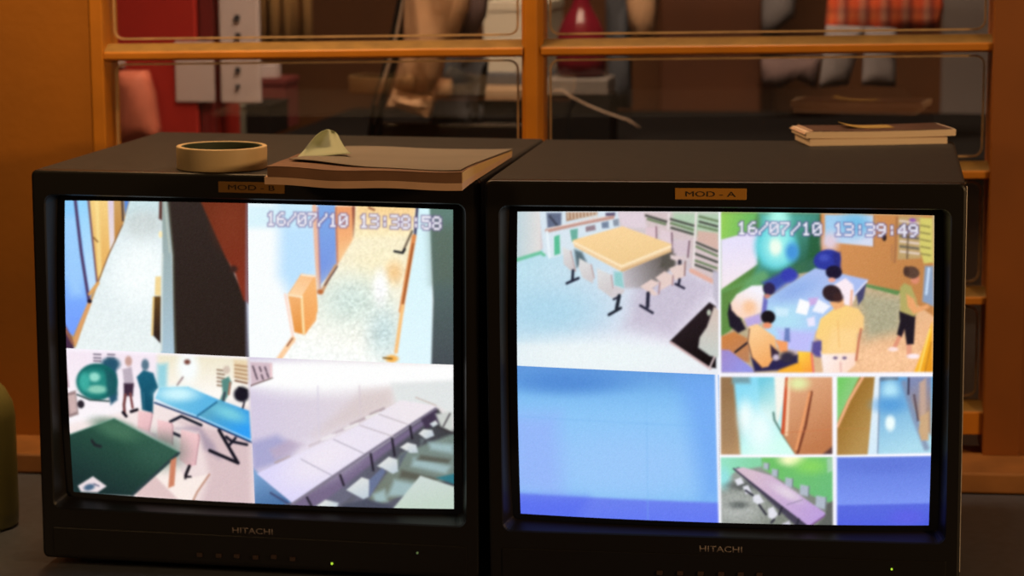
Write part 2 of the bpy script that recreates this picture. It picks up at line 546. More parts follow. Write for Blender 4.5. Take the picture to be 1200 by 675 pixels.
def feed_corridor_box(p):               # crop 285,235  x3.376
    p.bg((250, 254, 255))
    p.poly([(150, 20), (310, 20), (310, 300), (190, 370), (150, 300)], (176, 220, 255), 40, .8)
    p.poly([(20, 30), (300, 30), (300, 120), (20, 120)], (206, 240, 252), 20, .7)
    p.poly([(300, 30), (368, 30), (380, 262), (312, 340)], ((330, 60), (128, 170, 232), (330, 300), (120, 150, 226)), 4)
    p.line([(286, 36), (300, 260), (308, 360)], 16, (238, 186, 160), 4)
    p.line([(300, 40), (312, 350)], 6, (170, 130, 150), 3)
    p.line([(372, 40), (380, 262)], 10, (206, 130, 96), 3)
    p.poly([(376, 34), (446, 34), (446, 150), (430, 200), (384, 258)], ((400, 60), (240, 160, 110), (410, 220), (250, 190, 130)), 4)
    p.line([(440, 40), (444, 152)], 12, (140, 76, 62), 3)
    floor = [(452, 30), (684, 30), (660, 200), (600, 640), (150, 650), (200, 560), (310, 380), (440, 160)]
    p.poly(floor, ((560, 60), (250, 236, 196), (440, 640), (252, 255, 252)), 6)
    p.poly([(450, 30), (684, 30), (668, 150), (440, 160)], ((560, 40), (250, 206, 140), (560, 150), (255, 240, 196)), 14, .8)
    p.ell(540, 250, 110, 70, (250, 240, 204), .9)
    p.ell(600, 290, 30, 40, (246, 206, 150), .9)
    p.ell(430, 400, 120, 90, (216, 232, 224), .9)
    p.ell(560, 520, 60, 90, (206, 226, 226), .9)
    p.ell(545, 350, 26, 60, (255, 255, 255), .8)
    p.speck(floor, 26, 7)
    p.speck([(360, 330), (600, 330), (590, 600), (420, 560)], -34, 9, 30)
    p.line([(500, 40), (520, 48)], 8, (150, 90, 60), 4)
    p.line([(372, 266), (346, 310), (318, 366)], 14, (206, 160, 120), 4)
    p.line([(378, 268), (330, 340)], 5, (90, 70, 76), 3)
    p.ell(312, 366, 12, 10, (190, 110, 60), .5)
    p.poly([(186, 376), (238, 296), (292, 304), (302, 420), (296, 476), (252, 532), (212, 522)], (246, 178, 110), 4)
    p.poly([(190, 376), (238, 296), (292, 302), (240, 384)], ((240, 300), (252, 196, 140), (220, 380), (255, 216, 170)), 3)
    p.poly([(190, 380), (240, 384), (252, 530), (212, 520)], ((200, 400), (244, 176, 110), (230, 520), (232, 150, 70)), 3)
    p.poly([(244, 380), (294, 306), (302, 440), (256, 528)], ((280, 340), (250, 186, 118), (260, 520), (244, 164, 90)), 3)
    p.line([(240, 384), (248, 526)], 9, (255, 226, 170), 3)
    p.line([(188, 378), (240, 386)], 6, (255, 240, 210), 3)
    p.line([(240, 300), (290, 306)], 5, (255, 250, 236), 3)
    p.line([(176, 376), (210, 560)], 10, (255, 222, 206), 4)
    p.line([(206, 548), (150, 628)], 20, (252, 206, 160), 5)
    p.line([(204, 546), (184, 574)], 6, (150, 96, 70), 3)
    p.poly([(668, 180), (690, 30), (744, 30), (748, 650), (600, 650), (640, 430)], ((700, 40), (216, 246, 252), (680, 640), (226, 248, 255)), 5)
    p.line([(688, 36), (680, 140)], 10, (60, 60, 90), 4)
    p.line([(676, 150), (650, 300), (626, 440)], 18, (222, 140, 80), 4)
    p.line([(672, 180), (640, 370), (628, 440)], 6, (150, 80, 40), 3)
    p.line([(632, 420), (606, 600)], 14, (250, 196, 130), 4)
    p.ell(590, 626, 24, 14, (250, 180, 80), .5)
    p.line([(556, 622), (590, 626)], 6, (120, 90, 40), 3)
    p.line([(668, 130), (634, 206)], 9, (120, 104, 86), 3)
    p.line([(640, 200), (632, 214), (600, 208)], 9, (28, 30, 34), 3)
    p.poly([(736, 30), (840, 30), (840, 660), (742, 660), (750, 400)], ((780, 40), (100, 130, 120), (800, 640), (70, 78, 84)), 6)
    p.poly([(740, 110), (840, 110), (840, 330), (748, 330)], (92, 106, 92), 40, .6)
    p.text('16/07/10 13:38:58', 100, 58, 40.4, 52, .020, (108, 90, 140))


def feed_table_tennis(p):               # crop 70,400  x3.374
    p.bg(((200, 40), (250, 238, 236), (600, 640), (236, 216, 216)))
    p.poly([(25, 20), (420, 20), (420, 240), (40, 330), (25, 300)], ((200, 40), (246, 232, 244), (200, 300), (252, 246, 250)), 14)
    p.poly([(400, 40), (760, 60), (760, 250), (400, 190)], ((560, 60), (240, 232, 206), (560, 200), (255, 250, 244)), 14)
    for x in (160, 215):
        for y in (52, 66, 78):
            p.line([(x - 12, y), (x + 16, y + 1)], 5, (90, 80, 100), 3)
    for k in range(5):
        p.line([(636, 110 + 15 * k), (662, 114 + 15 * k)], 7, (150, 124, 104), 3)
        p.line([(706, 92 + 15 * k), (752, 98 + 16 * k)], 7, (130, 92, 70), 3)
    p.poly([(700, 70), (760, 76), (760, 160), (700, 140)], (226, 190, 140), 8, .5)
    p.ell(520, 100, 40, 60, (250, 255, 255), .6)
    p.ell(518, 80, 12, 10, (120, 70, 60), .6)
    p.line([(500, 140), (478, 170)], 8, (170, 150, 150), 3)
    p.poly([(30, 210), (74, 196), (84, 290), (40, 306)], (150, 126, 126), 5)
    p.poly([(44, 216), (72, 210), (78, 280), (50, 290)], (206, 178, 176), 4)
    p.ell(94, 250, 14, 16, (40, 34, 44), .3)
    p.line([(34, 90), (44, 180)], 10, (190, 160, 170), 4)
    p.poly([(400, 90), (440, 86), (436, 190), (398, 180)], (130, 206, 226), 14, .8)
    p.ell(215, 90, 36, 26, (40, 86, 110), .4)
    p.poly([(190, 80), (236, 76), (240, 230), (214, 250), (196, 180)], (36, 84, 110), 8)
    p.ell(160, 160, 82, 72, (16, 100, 98), .08)
    p.ell(150, 165, 66, 56, (36, 136, 128), .3)
    p.ell(150, 142, 22, 18, (150, 222, 206), .5)
    p.ell(160, 190, 40, 16, (140, 206, 186), .5)
    p.ell(110, 160, 20, 34, (60, 172, 160), .5)
    p.poly([(194, 110), (236, 130), (240, 210), (200, 215)], (24, 84, 92), 10, .85)
    p.line([(80, 212), (130, 232), (206, 236)], 6, (30, 60, 60), 3)
    p.poly([(262, 110), (298, 100), (308, 176), (290, 200), (268, 170)], (190, 176, 190), 5)
    p.ell(286, 78, 14, 20, (200, 160, 150), .4)
    p.poly([(266, 165), (306, 165), (302, 215), (266, 215)], (60, 40, 60), 5)
    p.line([(272, 210), (266, 250), (268, 285)], 12, (120, 70, 70), 3)
    p.line([(292, 205), (300, 260)], 10, (130, 76, 76), 3)
    p.line([(262, 280), (274, 294)], 12, (24, 18, 30), 3)
    p.line([(294, 276), (318, 268)], 12, (24, 18, 30), 3)
    p.poly([(318, 140), (345, 112), (384, 124), (402, 180), (384, 205), (380, 282), (338, 268), (332, 190)],
           ((350, 130), (22, 96, 122), (360, 270), (12, 74, 100)), 5)
    p.ell(352, 92, 15, 22, (90, 120, 140), .4)
    p.line([(344, 200), (346, 264)], 5, (60, 120, 140), 3, .7)
    p.poly([(652, 150), (680, 136), (692, 160), (676, 210), (664, 244), (642, 234), (656, 200)], (86, 138, 130), 5)
    p.ell(672, 110, 14, 16, (214, 196, 180), .4)
    p.line([(686, 160), (680, 205)], 8, (170, 120, 100), 3)
    p.line([(664, 200), (656, 240)], 10, (60, 74, 84), 3)
    p.ell(730, 206, 30, 30, (22, 20, 34), .3)
    p.line([(720, 180), (752, 190)], 8, (20, 18, 30), 3)
    p.line([(740, 236), (732, 268)], 7, (30, 26, 40), 3)
    p.poly([(670, 220), (735, 240), (720, 262), (660, 246)], (246, 240, 236), 6)
    p.poly([(460, 300), (760, 380), (760, 640), (560, 640), (600, 520), (560, 360)], (216, 190, 194), 20, .9)
    p.poly([(470, 340), (560, 350), (580, 420), (640, 460), (620, 400), (560, 330)], (164, 148, 168), 16, .8)
    p.line([(448, 314), (492, 292), (570, 326)], 11, (20, 24, 40), 3)
    p.line([(458, 358), (492, 372)], 12, (26, 22, 40), 3)
    p.line([(640, 346), (712, 474), (602, 426)], 13, (16, 16, 30), 3)
    p.line([(668, 372), (690, 390), (748, 402)], 11, (18, 20, 36), 3)
    p.line([(704, 376), (676, 408)], 10, (18, 20, 36), 3)
    p.poly([(390, 224), (408, 180), (520, 176), (640, 226), (760, 270), (768, 392), (560, 300)],
           ((470, 180), (120, 200, 232), (740, 360), (52, 156, 226)), 4)
    p.ell(480, 205, 70, 26, (206, 246, 255), .8)
    p.poly([(556, 286), (640, 228), (756, 280), (764, 384)], ((640, 240), (90, 168, 200), (740, 350), (46, 160, 246)), 3)
    p.ell(680, 280, 60, 22, (120, 206, 226), .9, .35)
    p.line([(388, 240), (560, 302), (768, 394)], 6, (14, 40, 90), 2.5)
    p.line([(392, 234), (560, 292), (766, 384)], 4, (190, 226, 250), 2)
    p.line([(556, 290), (632, 236)], 7, (40, 110, 150), 3)
    for q in ([(322, 272), (374, 278), (378, 288), (364, 354), (318, 340)], [(398, 306), (452, 318), (458, 330), (456, 404), (396, 380)],
              [(490, 344), (558, 362), (562, 376), (544, 482), (520, 492), (480, 462)]):
        p.poly(q, ((q[0][0], q[0][1]), (246, 204, 206), (q[3][0], q[3][1]), (230, 184, 190)), 4)
        p.line([q[1], q[2], q[3]], 4, (190, 140, 150), 2.5)
    p.poly([(330, 346), (394, 362), (394, 380), (340, 352)], (216, 190, 200), 6)
    p.line([(520, 488), (506, 520), (500, 544)], 12, (20, 16, 26), 3)
    p.line([(510, 530), (524, 530)], 8, (20, 16, 26), 3)
    p.poly([(384, 530), (440, 470), (480, 490), (500, 540), (590, 520), (530, 630), (470, 620), (400, 560)], (250, 236, 230), 6)
    p.line([(598, 520), (548, 590), (528, 630)], 7, (190, 140, 120), 3)
    p.poly([(300, 590), (384, 530), (470, 620), (310, 612)], (224, 196, 196), 8)
    p.poly([(40, 372), (226, 302), (480, 430), (478, 446), (290, 610), (50, 604)], ((260, 340), (42, 88, 70), (150, 590), (16, 44, 46)), 4)
    p.ell(240, 350, 90, 34, (66, 112, 88), .7, .3)
    p.ell(400, 430, 90, 60, (50, 92, 78), .9, 0, .7)
    p.line([(480, 436), (440, 470), (290, 606)], 10, (40, 60, 66), 3)
    p.line([(40, 374), (226, 303), (480, 432)], 4, (150, 190, 176), 2.5, .7)
    p.poly([(446, 466), (470, 452), (458, 566), (434, 576)], (206, 130, 100), 4)
    p.line([(136, 394), (146, 410), (168, 416)], 12, (26, 34, 40), 3)
    p.poly([(72, 576), (134, 536), (188, 574), (150, 600), (84, 600)], (236, 222, 226), 4)
    p.ell(118, 580, 22, 12, (70, 100, 130), .5, -.3)
    p.line([(138, 566), (156, 574)], 5, (90, 90, 120), 3)
    p.poly([(20, 20), (780, 46), (780, 66), (20, 40)], (252, 246, 255), 10, .8)
    p.poly([(752, 50), (790, 50), (790, 660), (772, 660)], (214, 206, 226), 5, .6)


def feed_meeting_room(p):               # crop 290,415  x3.552
    p.bg(((60, 200), (214, 204, 226), (640, 200), (232, 222, 222)))
    p.poly([(20, 30), (860, 40), (860, 130), (20, 130)], (255, 255, 255), 24)
    p.ell(300, 100, 260, 60, (255, 255, 255), .8)
    p.poly([(480, 150), (600, 140), (600, 210), (300, 360), (280, 330)], (212, 194, 190), 30, .5)
    p.poly([(600, 120), (860, 110), (860, 270), (790, 220), (620, 210)], (226, 230, 230), 16)
    p.line([(300, 130), (304, 340)], 5, (214, 206, 224), 3, .8)
    p.line([(470, 130), (474, 270)], 5, (214, 200, 210), 3, .8)
    p.poly([(20, 360), (130, 330), (210, 380), (180, 430), (60, 470), (30, 480)], (160, 160, 206), 22, .8)
    p.poly([(100, 390), (180, 350), (240, 370), (180, 420), (120, 430)], (190, 172, 196), 16, .8)
    p.poly([(30, 470), (180, 590), (200, 640), (30, 640)], ((60, 490), (120, 160, 206), (120, 620), (70, 110, 160)), 10)
    p.line([(100, 570), (180, 620)], 8, (60, 70, 110), 4)
    for x, y in ((150, 436), (290, 368), (388, 318), (460, 280), (540, 240)):
        p.line([(x - 26, y + 8), (x + 30, y - 16)], 10, (178, 160, 166), 5)
    for x, y in ((340, 342), (436, 298), (524, 254)):
        p.line([(x - 26, y + 8), (x + 26, y - 12)], 9, (238, 236, 232), 5)
    p.poly([(180, 612), (790, 228), (860, 330), (860, 650), (40, 650)], ((400, 560), (104, 104, 124), (840, 320), (60, 62, 66)), 6)
    p.poly([(200, 610), (780, 240), (780, 262), (560, 420), (330, 600), (260, 640), (210, 640)], (118, 104, 136), 10)
    p.poly([(640, 410), (860, 330), (860, 520), (700, 560), (520, 640), (500, 600)], ((700, 420), (120, 136, 130), (620, 600), (116, 124, 112)), 10)
    for q in ([(750, 366), (850, 378), (850, 416), (760, 398)], [(690, 430), (840, 470), (820, 500), (680, 466)],
              [(610, 520), (700, 540), (690, 590), (580, 590)], [(520, 580), (570, 560), (580, 610), (530, 620)]):
        p.poly(q, (164, 192, 196), 14, .9)
    for q in ([(720, 420), (840, 440), (830, 456), (700, 440)], [(640, 480), (790, 520), (770, 536), (630, 510)]):
        p.poly(q, (84, 82, 72), 10, .8)
    p.poly([(45, 490), (170, 430), (380, 340), (640, 190), (780, 216), (780, 232), (560, 380), (190, 614)],
           ((640, 220), (240, 232, 238), (160, 560), (222, 216, 250)), 4)
    p.ell(330, 420, 160, 70, (240, 232, 244), .9, -.5)
    p.line([(190, 616), (500, 410), (780, 228)], 12, (128, 120, 140), 4)
    p.line([(228, 430), (352, 498)], 4, (178, 172, 190), 2.5)
    p.line([(364, 350), (488, 410)], 4, (178, 172, 186), 2.5)
    p.line([(470, 292), (606, 340)], 4, (190, 180, 186), 2.5)
    p.line([(550, 248), (664, 290)], 4, (190, 180, 186), 2.5)
    p.line([(700, 180), (782, 214)], 5, (200, 184, 176), 3)
    for x0, y0, x1, y1 in ((514, 412, 524, 480), (602, 350, 612, 420), (676, 300, 684, 350), (388, 498, 402, 540), (250, 590, 270, 630)):
        p.line([(x0, y0), (x1, y1)], 9, (36, 32, 44), 3)
    p.poly([(720, 270), (784, 230), (790, 290), (740, 310)], (64, 52, 76), 6)
    for q, w in (([(755, 290), (780, 276), (790, 292), (770, 304)], 4), ([(710, 330), (730, 312), (766, 316), (774, 340), (740, 354)], 4),
                 ([(634, 386), (664, 366), (700, 376), (708, 410), (676, 410)], 4), ([(540, 462), (588, 424), (622, 436), (626, 486), (604, 496), (576, 480)], 4),
                 ([(412, 560), (476, 508), (512, 520), (504, 590), (482, 600)], 4), ([(280, 630), (326, 600), (380, 614), (370, 640)], 5)):
        p.poly(q, ((q[1][0], q[1][1]), (226, 228, 226), (q[3][0], q[3][1] + 8), (190, 204, 216)), w)
    p.poly([(506, 520), (560, 470), (574, 486), (520, 570), (506, 596)], (104, 116, 150), 5)
    p.poly([(632, 420), (668, 400), (640, 450), (626, 480)], (96, 104, 116), 5)
    p.poly([(716, 350), (740, 352), (716, 384)], (96, 104, 110), 5)
    p.poly([(380, 630), (440, 580), (452, 596), (400, 640)], (96, 96, 110), 5)
    p.poly([(400, 620), (500, 600), (600, 630), (590, 650), (380, 650)], (74, 78, 96), 10)
    p.poly([(780, 250), (850, 240), (850, 330), (800, 300)], (206, 210, 206), 8)
    p.line([(838, 250), (812, 300)], 7, (90, 86, 90), 4)
    p.line([(790, 306), (850, 330)], 8, (60, 56, 60), 4)
    p.poly([(600, 645), (716, 506), (856, 556), (856, 655)], ((700, 520), (206, 218, 214), (720, 640), (196, 214, 200)), 4)
    p.poly([(780, 516), (860, 500), (860, 548)], (50, 120, 134), 6)
    p.poly([(22, 30), (114, 34), (114, 92), (26, 128)], (214, 190, 200), 4)
    for x, y in ((34, 56), (46, 92), (62, 60), (70, 92), (84, 60), (40, 74), (92, 84)):
        p.line([(x, y - 8), (x + 6, y + 8)], 7, (96, 80, 92), 3)
    p.line([(24, 128), (114, 96)], 5, (110, 84, 84), 3)
    p.line([(108, 40), (110, 92)], 6, (246, 206, 206), 3)


def feed_reading_room(p):               # crop 600,240  x3.376
    p.bg(((60, 240), (188, 224, 238), (560, 600), (232, 226, 240)))
    p.poly([(20, 30), (840, 30), (840, 320), (700, 260), (240, 120), (20, 230)], (212, 200, 204), 5)
    p.ell(150, 420, 200, 90, (176, 216, 236), .9)
    p.ell(360, 600, 360, 70, (240, 250, 252), .8)
    p.poly([(500, 280), (700, 260), (820, 320), (640, 520), (460, 480)], (196, 186, 206), 50, .8)
    p.speck([(20, 220), (800, 300), (800, 640), (20, 640)], 12, 6)
    p.poly([(20, 30), (112, 30), (116, 190), (20, 224)], ((30, 60), (196, 214, 220), (110, 60), (226, 222, 220)), 5)
    p.line([(22, 220), (116, 192), (130, 200)], 14, (110, 196, 160), 5)
    p.poly([(108, 30), (420, 30), (430, 90), (256, 150), (250, 190), (156, 214), (126, 190)], (216, 230, 240), 4)
    p.poly([(136, 36), (196, 36), (196, 88), (142, 96)], (100, 110, 136), 5)
    p.line([(150, 50), (180, 86)], 8, (60, 64, 80), 4)
    p.poly([(214, 34), (340, 34), (340, 44), (216, 70)], (170, 130, 104), 4)
    for x in range(222, 340, 14):
        p.line([(x, 36), (x + 2, 58)], 5, (226, 210, 190), 2.5)
    p.line([(140, 106), (280, 76), (400, 54)], 16, (196, 152, 140), 4)
    p.line([(142, 98), (400, 46)], 4, (240, 230, 226), 2.5)
    for q, c in (([(166, 130), (190, 122), (194, 196), (168, 204)], (90, 190, 150)), ([(228, 104), (262, 98), (262, 150), (236, 150)], (110, 176, 160)),
                 ([(290, 92), (330, 84), (334, 104), (292, 112)], (150, 130, 140)), ([(352, 76), (384, 70), (386, 96), (356, 98)], (120, 136, 160)),
                 ([(398, 66), (424, 60), (426, 88), (402, 90)], (140, 150, 166)), ([(368, 38), (410, 36), (410, 48), (370, 50)], (90, 80, 110))):
        p.poly(q, c, 4)
        p.line([q[0], q[3]], 5, (226, 236, 246), 2.5)
    p.line([(140, 110), (152, 210)], 9, (236, 246, 252), 3)
    p.poly([(420, 36), (520, 36), (560, 100), (440, 92)], (226, 210, 220), 8)
    # wall racks
    p.poly([(524, 36), (840, 36), (840, 300), (716, 260), (700, 150), (540, 110)], (214, 196, 198), 5)
    p.poly([(640, 36), (840, 36), (840, 150), (724, 126), (636, 80)], (176, 206, 176), 14, .9)
    for k, (x0, y0, x1, y1) in enumerate(((532, 48, 614, 72), (540, 62, 610, 82), (630, 62, 724, 88), (632, 78, 722, 104), (634, 96, 720, 120),
                                           (746, 52, 818, 70), (746, 72, 816, 90), (742, 88, 816, 106),
                                           (732, 152, 816, 186), (732, 168, 816, 204), (728, 196, 816, 228), (728, 222, 814, 252), (726, 238, 812, 268))):
        p.line([(x0, y0), (x1, y1)], 9, (74, 76, 70) if k % 2 == 0 else (110, 130, 96), 2.5)
    p.line([(624, 40), (622, 100)], 7, (236, 226, 226), 3)
    p.line([(732, 40), (722, 250)], 8, (236, 226, 226), 3)
    p.poly([(738, 106), (820, 116), (820, 180), (736, 146)], (214, 180, 168), 6)
    p.line([(714, 262), (812, 310)], 18, (228, 176, 160), 5)
    p.poly([(800, 260), (826, 270), (826, 420), (800, 360)], (196, 190, 206), 6)
    # chairs behind, table, benches
    p.poly([(530, 96), (576, 92), (574, 140), (536, 130)], (226, 200, 208), 6)
    p.line([(574, 92), (576, 150)], 5, (130, 96, 110), 2.5)
    p.poly([(590, 100), (640, 116), (632, 160), (590, 150)], (226, 206, 214), 6)
    p.line([(636, 116), (640, 190)], 6, (120, 90, 104), 2.5)
    p.poly([(640, 150), (704, 140), (708, 196), (640, 210)], (214, 196, 206), 6)
    p.line([(706, 148), (700, 210)], 6, (120, 90, 104), 2.5)
    p.poly([(440, 250), (640, 180), (650, 236), (560, 330), (450, 330)], ((460, 290), (190, 184, 190), (620, 240), (96, 88, 84)), 10)
    p.poly([(600, 200), (650, 200), (650, 250), (590, 250)], (88, 84, 78), 10)
    p.poly([(250, 180), (280, 190), (300, 230), (260, 250)], (90, 110, 120), 8)
    p.poly([(630, 200), (700, 214), (660, 226), (632, 216)], (226, 206, 206), 4)
    p.line([(668, 226), (668, 250)], 14, (50, 46, 60), 4)
    p.poly([(244, 146), (440, 92), (634, 160), (632, 188), (440, 268), (250, 170)], (240, 206, 160), 3)
    p.poly([(240, 144), (440, 90), (636, 160), (440, 240)], ((420, 100), (250, 214, 158), (440, 236), (240, 204, 146)), 3)
    p.line([(246, 152), (438, 246), (632, 168)], 8, (255, 234, 196), 3)
    p.line([(440, 262), (632, 186)], 8, (214, 176, 130), 3)
    p.poly([(408, 266), (440, 268), (448, 330), (410, 320)], (150, 206, 206), 6)
    for q in ([(204, 170), (236, 186), (256, 264), (236, 262), (208, 236)], [(270, 214), (318, 240), (330, 290), (324, 312), (284, 290), (268, 250)],
              [(340, 252), (398, 280), (410, 360), (392, 362), (346, 330)]):
        p.poly(q, ((q[0][0], q[0][1]), (226, 226, 226), (q[3][0], q[3][1]), (206, 198, 200)), 4)
        p.line([q[1], q[2]], 5, (186, 160, 160), 2.5)
    p.poly([(392, 362), (412, 320), (452, 336), (446, 352), (400, 370)], (214, 206, 210), 4)
    p.line([(246, 262), (244, 300)], 11, (32, 36, 56), 3)
    p.line([(222, 312), (268, 292)], 10, (32, 36, 56), 3)
    p.line([(430, 360), (420, 410)], 14, (28, 34, 48), 3)
    p.line([(390, 434), (436, 408)], 11, (28, 34, 48), 3)
    p.line([(408, 374), (424, 366)], 8, (40, 40, 56), 3)
    for q in ([(512, 324), (556, 296), (592, 310), (560, 330), (584, 356), (566, 360)], [(572, 290), (608, 264), (640, 280), (640, 312), (590, 340), (592, 306)],
              [(626, 254), (660, 240), (690, 236), (688, 284), (650, 300), (640, 276)]):
        p.poly(q, (230, 206, 200), 4)
    p.line([(590, 308), (586, 352)], 5, (170, 130, 130), 2.5)
    p.line([(642, 282), (640, 318)], 5, (170, 130, 130), 2.5)
    p.line([(690, 226), (688, 280)], 6, (150, 116, 116), 2.5)
    p.line([(544, 350), (542, 402)], 14, (34, 34, 54), 3)
    p.line([(514, 398), (562, 426)], 10, (34, 34, 54), 3)
    p.line([(668, 296), (664, 318)], 10, (34, 34, 54), 3)
    p.line([(652, 314), (686, 330)], 9, (34, 34, 54), 3)
    p.poly([(20, 548), (830, 560), (830, 670), (20, 640)], (236, 244, 246), 14, .6)
    # dark wedge in the foreground
    p.poly([(630, 536), (786, 384), (812, 400), (812, 640), (780, 636)], ((700, 480), (34, 24, 30), (760, 600), (16, 10, 14)), 4)
    p.line([(634, 540), (790, 642)], 9, (206, 176, 176), 3)
    p.poly([(804, 400), (830, 420), (830, 600), (788, 592), (742, 560), (748, 520), (776, 480)], ((790, 430), (214, 196, 186), (780, 580), (200, 206, 200)), 5)
    p.ell(784, 424, 8, 12, (190, 196, 180), .4)
    p.line([(786, 640), (806, 596)], 7, (226, 206, 206), 3)
    p.poly([(822, 20), (860, 20), (860, 690), (822, 690)], (250, 250, 255), 3)


def feed_class_room(p):                 # crop 838,245  x3.374
    p.bg(((400, 320), (190, 174, 140), (640, 620), (240, 186, 140)))
    p.poly([(560, 320), (760, 340), (740, 480), (600, 520)], (176, 170, 140), 40)
    p.ell(670, 590, 130, 70, (250, 200, 156), .8)
    p.speck([(540, 290), (780, 330), (860, 640), (560, 640)], -26, 7)
    # walls
    p.poly([(20, 20), (424, 20), (424, 240), (300, 260), (60, 480), (20, 500)], ((60, 60), (104, 152, 66), (400, 120), (52, 104, 82)), 5)
    p.poly([(20, 20), (170, 20), (150, 90), (20, 130)], ((30, 40), (150, 206, 90), (150, 60), (110, 186, 100)), 10)
    p.poly([(28, 124), (180, 84), (172, 220), (28, 318)], ((60, 140), (232, 226, 250), (80, 290), (246, 232, 240)), 5)
    p.poly([(180, 20), (420, 20), (400, 180), (300, 240), (150, 300), (180, 200)], ((240, 60), (92, 184, 176), (380, 200), (42, 98, 76)), 20)
    p.ell(245, 150, 82, 88, (90, 206, 220), .25)
    p.ell(250, 150, 60, 70, (150, 236, 236), .5)
    p.ell(244, 150, 24, 34, (240, 255, 240), .5)
    p.ell(256, 50, 40, 60, (176, 250, 236), .7)
    p.ell(310, 170, 26, 34, (70, 150, 220), .6)
    p.poly([(380, 80), (424, 60), (424, 190), (370, 200)], (36, 92, 56), 14, .8)
    p.line([(30, 350), (110, 320), (190, 270)], 50, (110, 170, 110), 14, .8)
    p.poly([(28, 330), (120, 296), (70, 360), (50, 480), (28, 500)], (96, 140, 70), 10)
    p.poly([(424, 20), (870, 20), (870, 420), (740, 330), (610, 292), (500, 250), (424, 180)], ((450, 60), (216, 148, 90), (780, 240), (194, 132, 76)), 5)
    p.poly([(600, 292), (740, 320), (726, 336), (600, 304)], (96, 140, 80), 5)
    p.line([(422, 24), (424, 170)], 6, (110, 96, 60), 3)
    p.poly([(440, 24), (634, 24), (632, 146), (466, 132), (440, 140)], ((460, 40), (160, 206, 240), (600, 120), (214, 220, 240)), 5)
    p.ell(560, 60, 60, 44, (120, 190, 230), .7)
    p.ell(460, 130, 30, 34, (226, 206, 220), .8)
    p.line([(636, 26), (634, 146)], 5, (170, 120, 80), 2.5)
    p.ell(676, 110, 9, 14, (50, 36, 36), .3)
    p.line([(676, 96), (676, 84)], 6, (90, 70, 60), 3)
    p.line([(728, 30), (716, 206)], 9, (170, 116, 74), 3)
    p.line([(706, 140), (704, 200)], 5, (176, 120, 80), 3)
    p.poly([(734, 26), (830, 26), (820, 190), (728, 196)], (190, 160, 110), 5)
    for k in range(7):
        p.line([(740, 44 + 20 * k), (812, 52 + 20 * k)], 9, (110, 104, 90) if k % 2 else (226, 206, 190), 3)
    p.line([(772, 70), (766, 190)], 8, (100, 80, 60), 3, .7)
    p.poly([(820, 30), (870, 30), (870, 206), (832, 210), (816, 150)], (214, 204, 110), 5)
    for k in range(5):
        p.line([(822, 60 + 28 * k), (858, 66 + 28 * k)], 7, (150, 140, 80), 3)
    p.ell(790, 40, 14, 8, (150, 100, 170), .4)
    p.poly([(836, 220), (870, 220), (870, 380), (824, 360)], (140, 160, 190), 6)
    p.line([(852, 230), (840, 330)], 9, (206, 226, 250), 4)
    # balloons and chairs behind the table
    p.ell(448, 200, 54, 40, (44, 56, 158), .12, -.2)
    p.ell(436, 192, 20, 14, (66, 80, 186), .6)
    p.poly([(470, 170), (500, 170), (502, 260), (480, 250)], (40, 46, 130), 8)
    p.poly([(190, 290), (300, 232), (332, 262), (240, 330)], (58, 76, 170), 12)
    p.ell(298, 262, 32, 28, (54, 62, 176), .3)
    # table
    p.poly([(200, 360), (400, 232), (610, 276), (590, 310), (400, 480), (380, 560), (250, 540), (200, 470)],
           ((420, 250), (170, 190, 240), (300, 520), (176, 214, 250)), 5)
    p.ell(280, 430, 80, 60, (180, 226, 246), .9)
    p.ell(320, 320, 80, 30, (150, 180, 236), .9, -.4)
    p.poly([(604, 282), (590, 350), (570, 376), (562, 330)], (70, 70, 110), 5)
    p.line([(604, 282), (560, 330)], 7, (226, 226, 250), 3)
    p.poly([(250, 470), (400, 480), (380, 560), (340, 570), (270, 540)], (196, 186, 250), 20, .8)
    p.poly([(338, 352), (382, 366), (366, 416), (322, 406)], (252, 252, 255), 4)
    p.poly([(410, 352), (460, 380), (430, 410), (388, 400)], (244, 246, 255), 5)
    p.poly([(372, 350), (412, 346), (402, 372), (380, 380)], (206, 176, 230), 6)
    p.poly([(240, 384), (296, 392), (290, 420), (246, 420)], (206, 236, 252), 8)
    p.poly([(280, 466), (298, 466), (300, 520), (276, 520)], (110, 130, 190), 5)
    p.poly([(366, 430), (396, 420), (400, 456), (372, 460)], (236, 232, 255), 6)
    # orange chairs
    p.poly([(330, 556), (390, 560), (392, 640), (330, 640)], ((340, 570), (255, 206, 70), (380, 630), (250, 160, 60)), 5)
    p.poly([(270, 590), (340, 600), (350, 640), (250, 640)], (250, 176, 50), 8)
    p.line([(384, 566), (392, 640)], 8, (240, 120, 110), 4)
    p.poly([(28, 500), (80, 480), (140, 510), (140, 600), (90, 590), (28, 570)], ((50, 500), (206, 130, 70), (110, 580), (190, 130, 90)), 6)
    p.line([(84, 560), (110, 540), (136, 520)], 8, (40, 30, 40), 3)
    p.poly([(28, 550), (60, 552), (150, 620), (160, 640), (28, 640)], ((40, 560), (160, 140, 206), (120, 630), (150, 150, 230)), 6)
    # man bending over the table
    p.poly([(62, 368), (100, 420), (126, 470), (96, 486), (62, 460), (54, 410)], (30, 24, 40), 5)
    p.poly([(66, 370), (90, 336), (150, 302), (190, 300), (200, 330), (196, 400), (160, 420), (130, 440), (92, 420), (70, 396)],
           ((150, 310), (246, 244, 255), (100, 420), (252, 214, 190)), 5)
    p.ell(140, 386, 26, 26, (250, 200, 160), .7)
    p.poly([(196, 340), (212, 360), (206, 410), (186, 420)], (110, 110, 190), 6)
    p.poly([(120, 430), (180, 410), (190, 440), (160, 470), (130, 460)], (190, 170, 226), 8)
    p.ell(218, 314, 24, 24, (44, 36, 76), .2)
